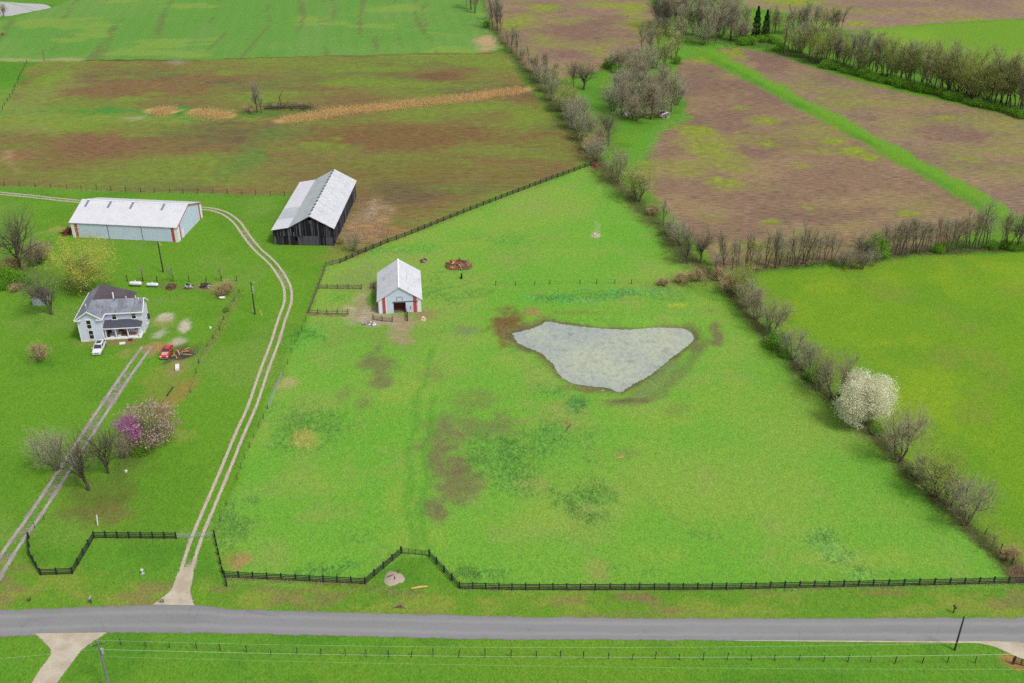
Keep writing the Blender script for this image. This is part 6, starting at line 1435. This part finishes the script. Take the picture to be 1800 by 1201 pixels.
# lone tree and windfall in the left ploughed field
plant('slim', 452, 198, 11.0, 'grey bare tree, left of two alone in the left plowed field', wide=1.1); plant('slim', 460, 199, 10.0, 'grey bare tree, right of two alone in the left plowed field', wide=1.1)
plant('tanbush', 440, 198, 3.5, 'low brown brush at the foot of the lone field trees', cat='bush', wide=1.2)
p = at(505, 192); o = thing('fallen_tree', 'fallen dark tree with bare limbs in the left plowed field', 'fallen tree', (p.x, p.y, 0))
mb = MB(); fg = random.Random(4); mb.tube([(-8, -.5, .5), (-3, 0, .9), (3, .4, 1.0), (9, .8, .5)], [.25, .5, .45, .2], 6)
for i in range(26):
    x = fg.uniform(-8, 9); mb.tube([(x, .2, .8), (x + fg.uniform(-1.5, 1.5), fg.uniform(-2.5, 2.5), fg.uniform(.6, 2.2)), (x + fg.uniform(-3, 3), fg.uniform(-4, 4), fg.uniform(.2, 3))], [.16, .1, .03], 4)
mb.tube([(-2, 0, .8), (-2.4, .2, 4.0), (-1.0, .3, 6.6)], [.3, .2, .06], 5); mb.obj('trunk', M_BARKD, o)
s = Sliver(170); crown_fill(s, 900, (0, 0, .9), (9.5, 3.0, 1.2), 1.2, .06, (0, 0, 0)); link('crown', s.mesh('crown', M_BARKD, False), o)
plant('shrubby', 6, 30, 7.5, 'small bare tree on the far lake shore at top left', wide=.8); plant('tanbush', 5, 62, 1.8, 'tiny brown bush beside the crop at the far left', cat='bush')
plant('sapling', 78, 107, 5.0, 'thin brown sapling at the corner of the crop field', wide=.6)

# ------------------------------------------------------------------ growth nobody could count: undergrowth, reeds, dead weeds, tussocks
def strip_points(g, pts, width, n):
    P = [at(*q) for q in pts]; L = [(b - a).length for a, b in zip(P[:-1], P[1:])]; tot = sum(L)
    out = np.zeros((n, 3)); k = 0
    for (a, b), l in zip(zip(P[:-1], P[1:]), L):
        m = int(round(n * l / tot)); d = (b - a).normalized(); s = Vector((-d.y, d.x, 0))
        u = g.rand(m); w = g.normal(size=m) * width * .5
        q = np.stack([a.x + (b.x - a.x) * u + s.x * w, a.y + (b.y - a.y) * u + s.y * w, np.zeros(m)], 1)
        out[k:k + len(q)] = q[:n - k]; k += len(q)
        if k >= n: break
    return out[:min(k, n)]
def growth(name, strips, mat, n, per, ln, w, up=1.0, rnd=.45, cl=.25, seed=1, patchy=.0):
    s = Sliver(seed); g = s.g
    tot = sum(q[2] for q in strips)
    for pts, width, share in strips:
        B = strip_points(g, pts, width, int(n * share / tot))
        if patchy: B = B[fbm(B[:, 0], B[:, 1], 6, 3, seed) > patchy]
        P = np.repeat(B, per, 0) + np.concatenate([g.normal(size=(len(B) * per, 2)) * cl, np.zeros((len(B) * per, 1))], 1)
        P[:, 2] = ground_h(P[:, 0], P[:, 1]) - .02
        D = g.normal(size=P.shape) * rnd + np.array([0, 0, up])
        s.twigs(P, D, ln, w)
    return tag(link(name, s.mesh(name, mat)), kind='stuff')
H1 = [(1795, 1012), (1700, 928), (1588, 815), (1510, 742), (1440, 688), (1368, 612), (1320, 558), (1268, 492)]
H2 = [(1268, 490), (1205, 458), (1165, 402), (1115, 352), (1080, 320), (1035, 272), (985, 200), (930, 130), (890, 82), (850, 32)]
H3 = [(1290, 482), (1330, 474), (1460, 463), (1560, 451), (1640, 445), (1720, 438), (1800, 437)]
H4 = [(1360, 86), (1450, 112), (1560, 140), (1700, 174), (1810, 202)]
H5 = [(1160, 66), (1230, 72), (1300, 76), (1350, 74)]
growth('undergrowth', [(H1, 2.6, 4), (H2, 5.0, 6), (H3, 2.4, 3), (H4, 8.0, 8), (H5, 12, 2), ([(1075, 200), (1130, 208), (1190, 190)], 9, 2), ([(1190, 498), (1262, 486)], 4, 1)], M_LITTER, 5200, 5, .9, .06, .8, .6, .5, 201)
growth('undergrowth', [(H2, 5.0, 5), (H3, 1.6, 2), (H4, 6.0, 3.4), (H5, 12, 2), (H1, 1.6, 1.2)], M_LDARK, 4200, 6, .6, .15, .7, .7, .5, 202, .44)
growth('dry_reeds', [([(500, 212), (600, 196), (700, 185), (800, 175), (920, 158)], 5.0, 8), ([(268, 195), (302, 196)], 5, 1), ([(340, 197), (402, 204)], 5, 1.3)], M_REED, 6500, 5, .9, .1, 1, .8, .6, 203)
growth('dead_weeds', [([(640, 350), (655, 385), (640, 410)], 6.5, 5), ([(600, 415), (690, 408)], 4.5, 4), ([(590, 440), (605, 395), (616, 350)], 2.2, 2)], M_DEAD, 1500, 5, .8, .05, 1, .5, .4, 204)
growth('tall_grass', [([(845, 1012), (800, 1003)], 2, 1), ([(545, 1004), (600, 1003)], 2.2, 2), ([(1440, 940), (1510, 1008)], 2.5, 2), ([(820, 790), (960, 800)], 10, 6), ([(990, 885), (1070, 872)], 7, 3), ([(490, 745), (590, 760)], 9, 3), ([(405, 950), (425, 880)], 4, 2), ([(790, 505), (870, 520)], 7, 2), ([(940, 525), (1160, 514)], 3, 3), ([(1000, 702), (1030, 716)], 2.5, .7), ([(676, 490), (682, 535)], 1.6, .7), ([(510, 600), (545, 580)], 4, 1)], M_TUSS, 7000, 3, .36, .08, 1, .8, .3, 205, .45)
growth('dry_grass', [([(1780, 1000), (1800, 1015)], 2, 2), ([(395, 1018), (640, 1028)], .5, 2), ([(808, 1036), (1400, 1036), (1800, 1026)], .4, 4), ([(540, 553), (612, 555)], .6, 1), ([(572, 470), (700, 424), (860, 360), (1046, 290)], 1.2, 2), ([(0, 328), (250, 340), (480, 345)], 1.5, 2), ([(150, 105), (400, 103), (870, 93)], 1.8, 2), ([(420, 516), (385, 580), (350, 640)], 2.0, 1.5)], M_DEAD, 4200, 3, .6, .05, 1, .5, .2, 206)
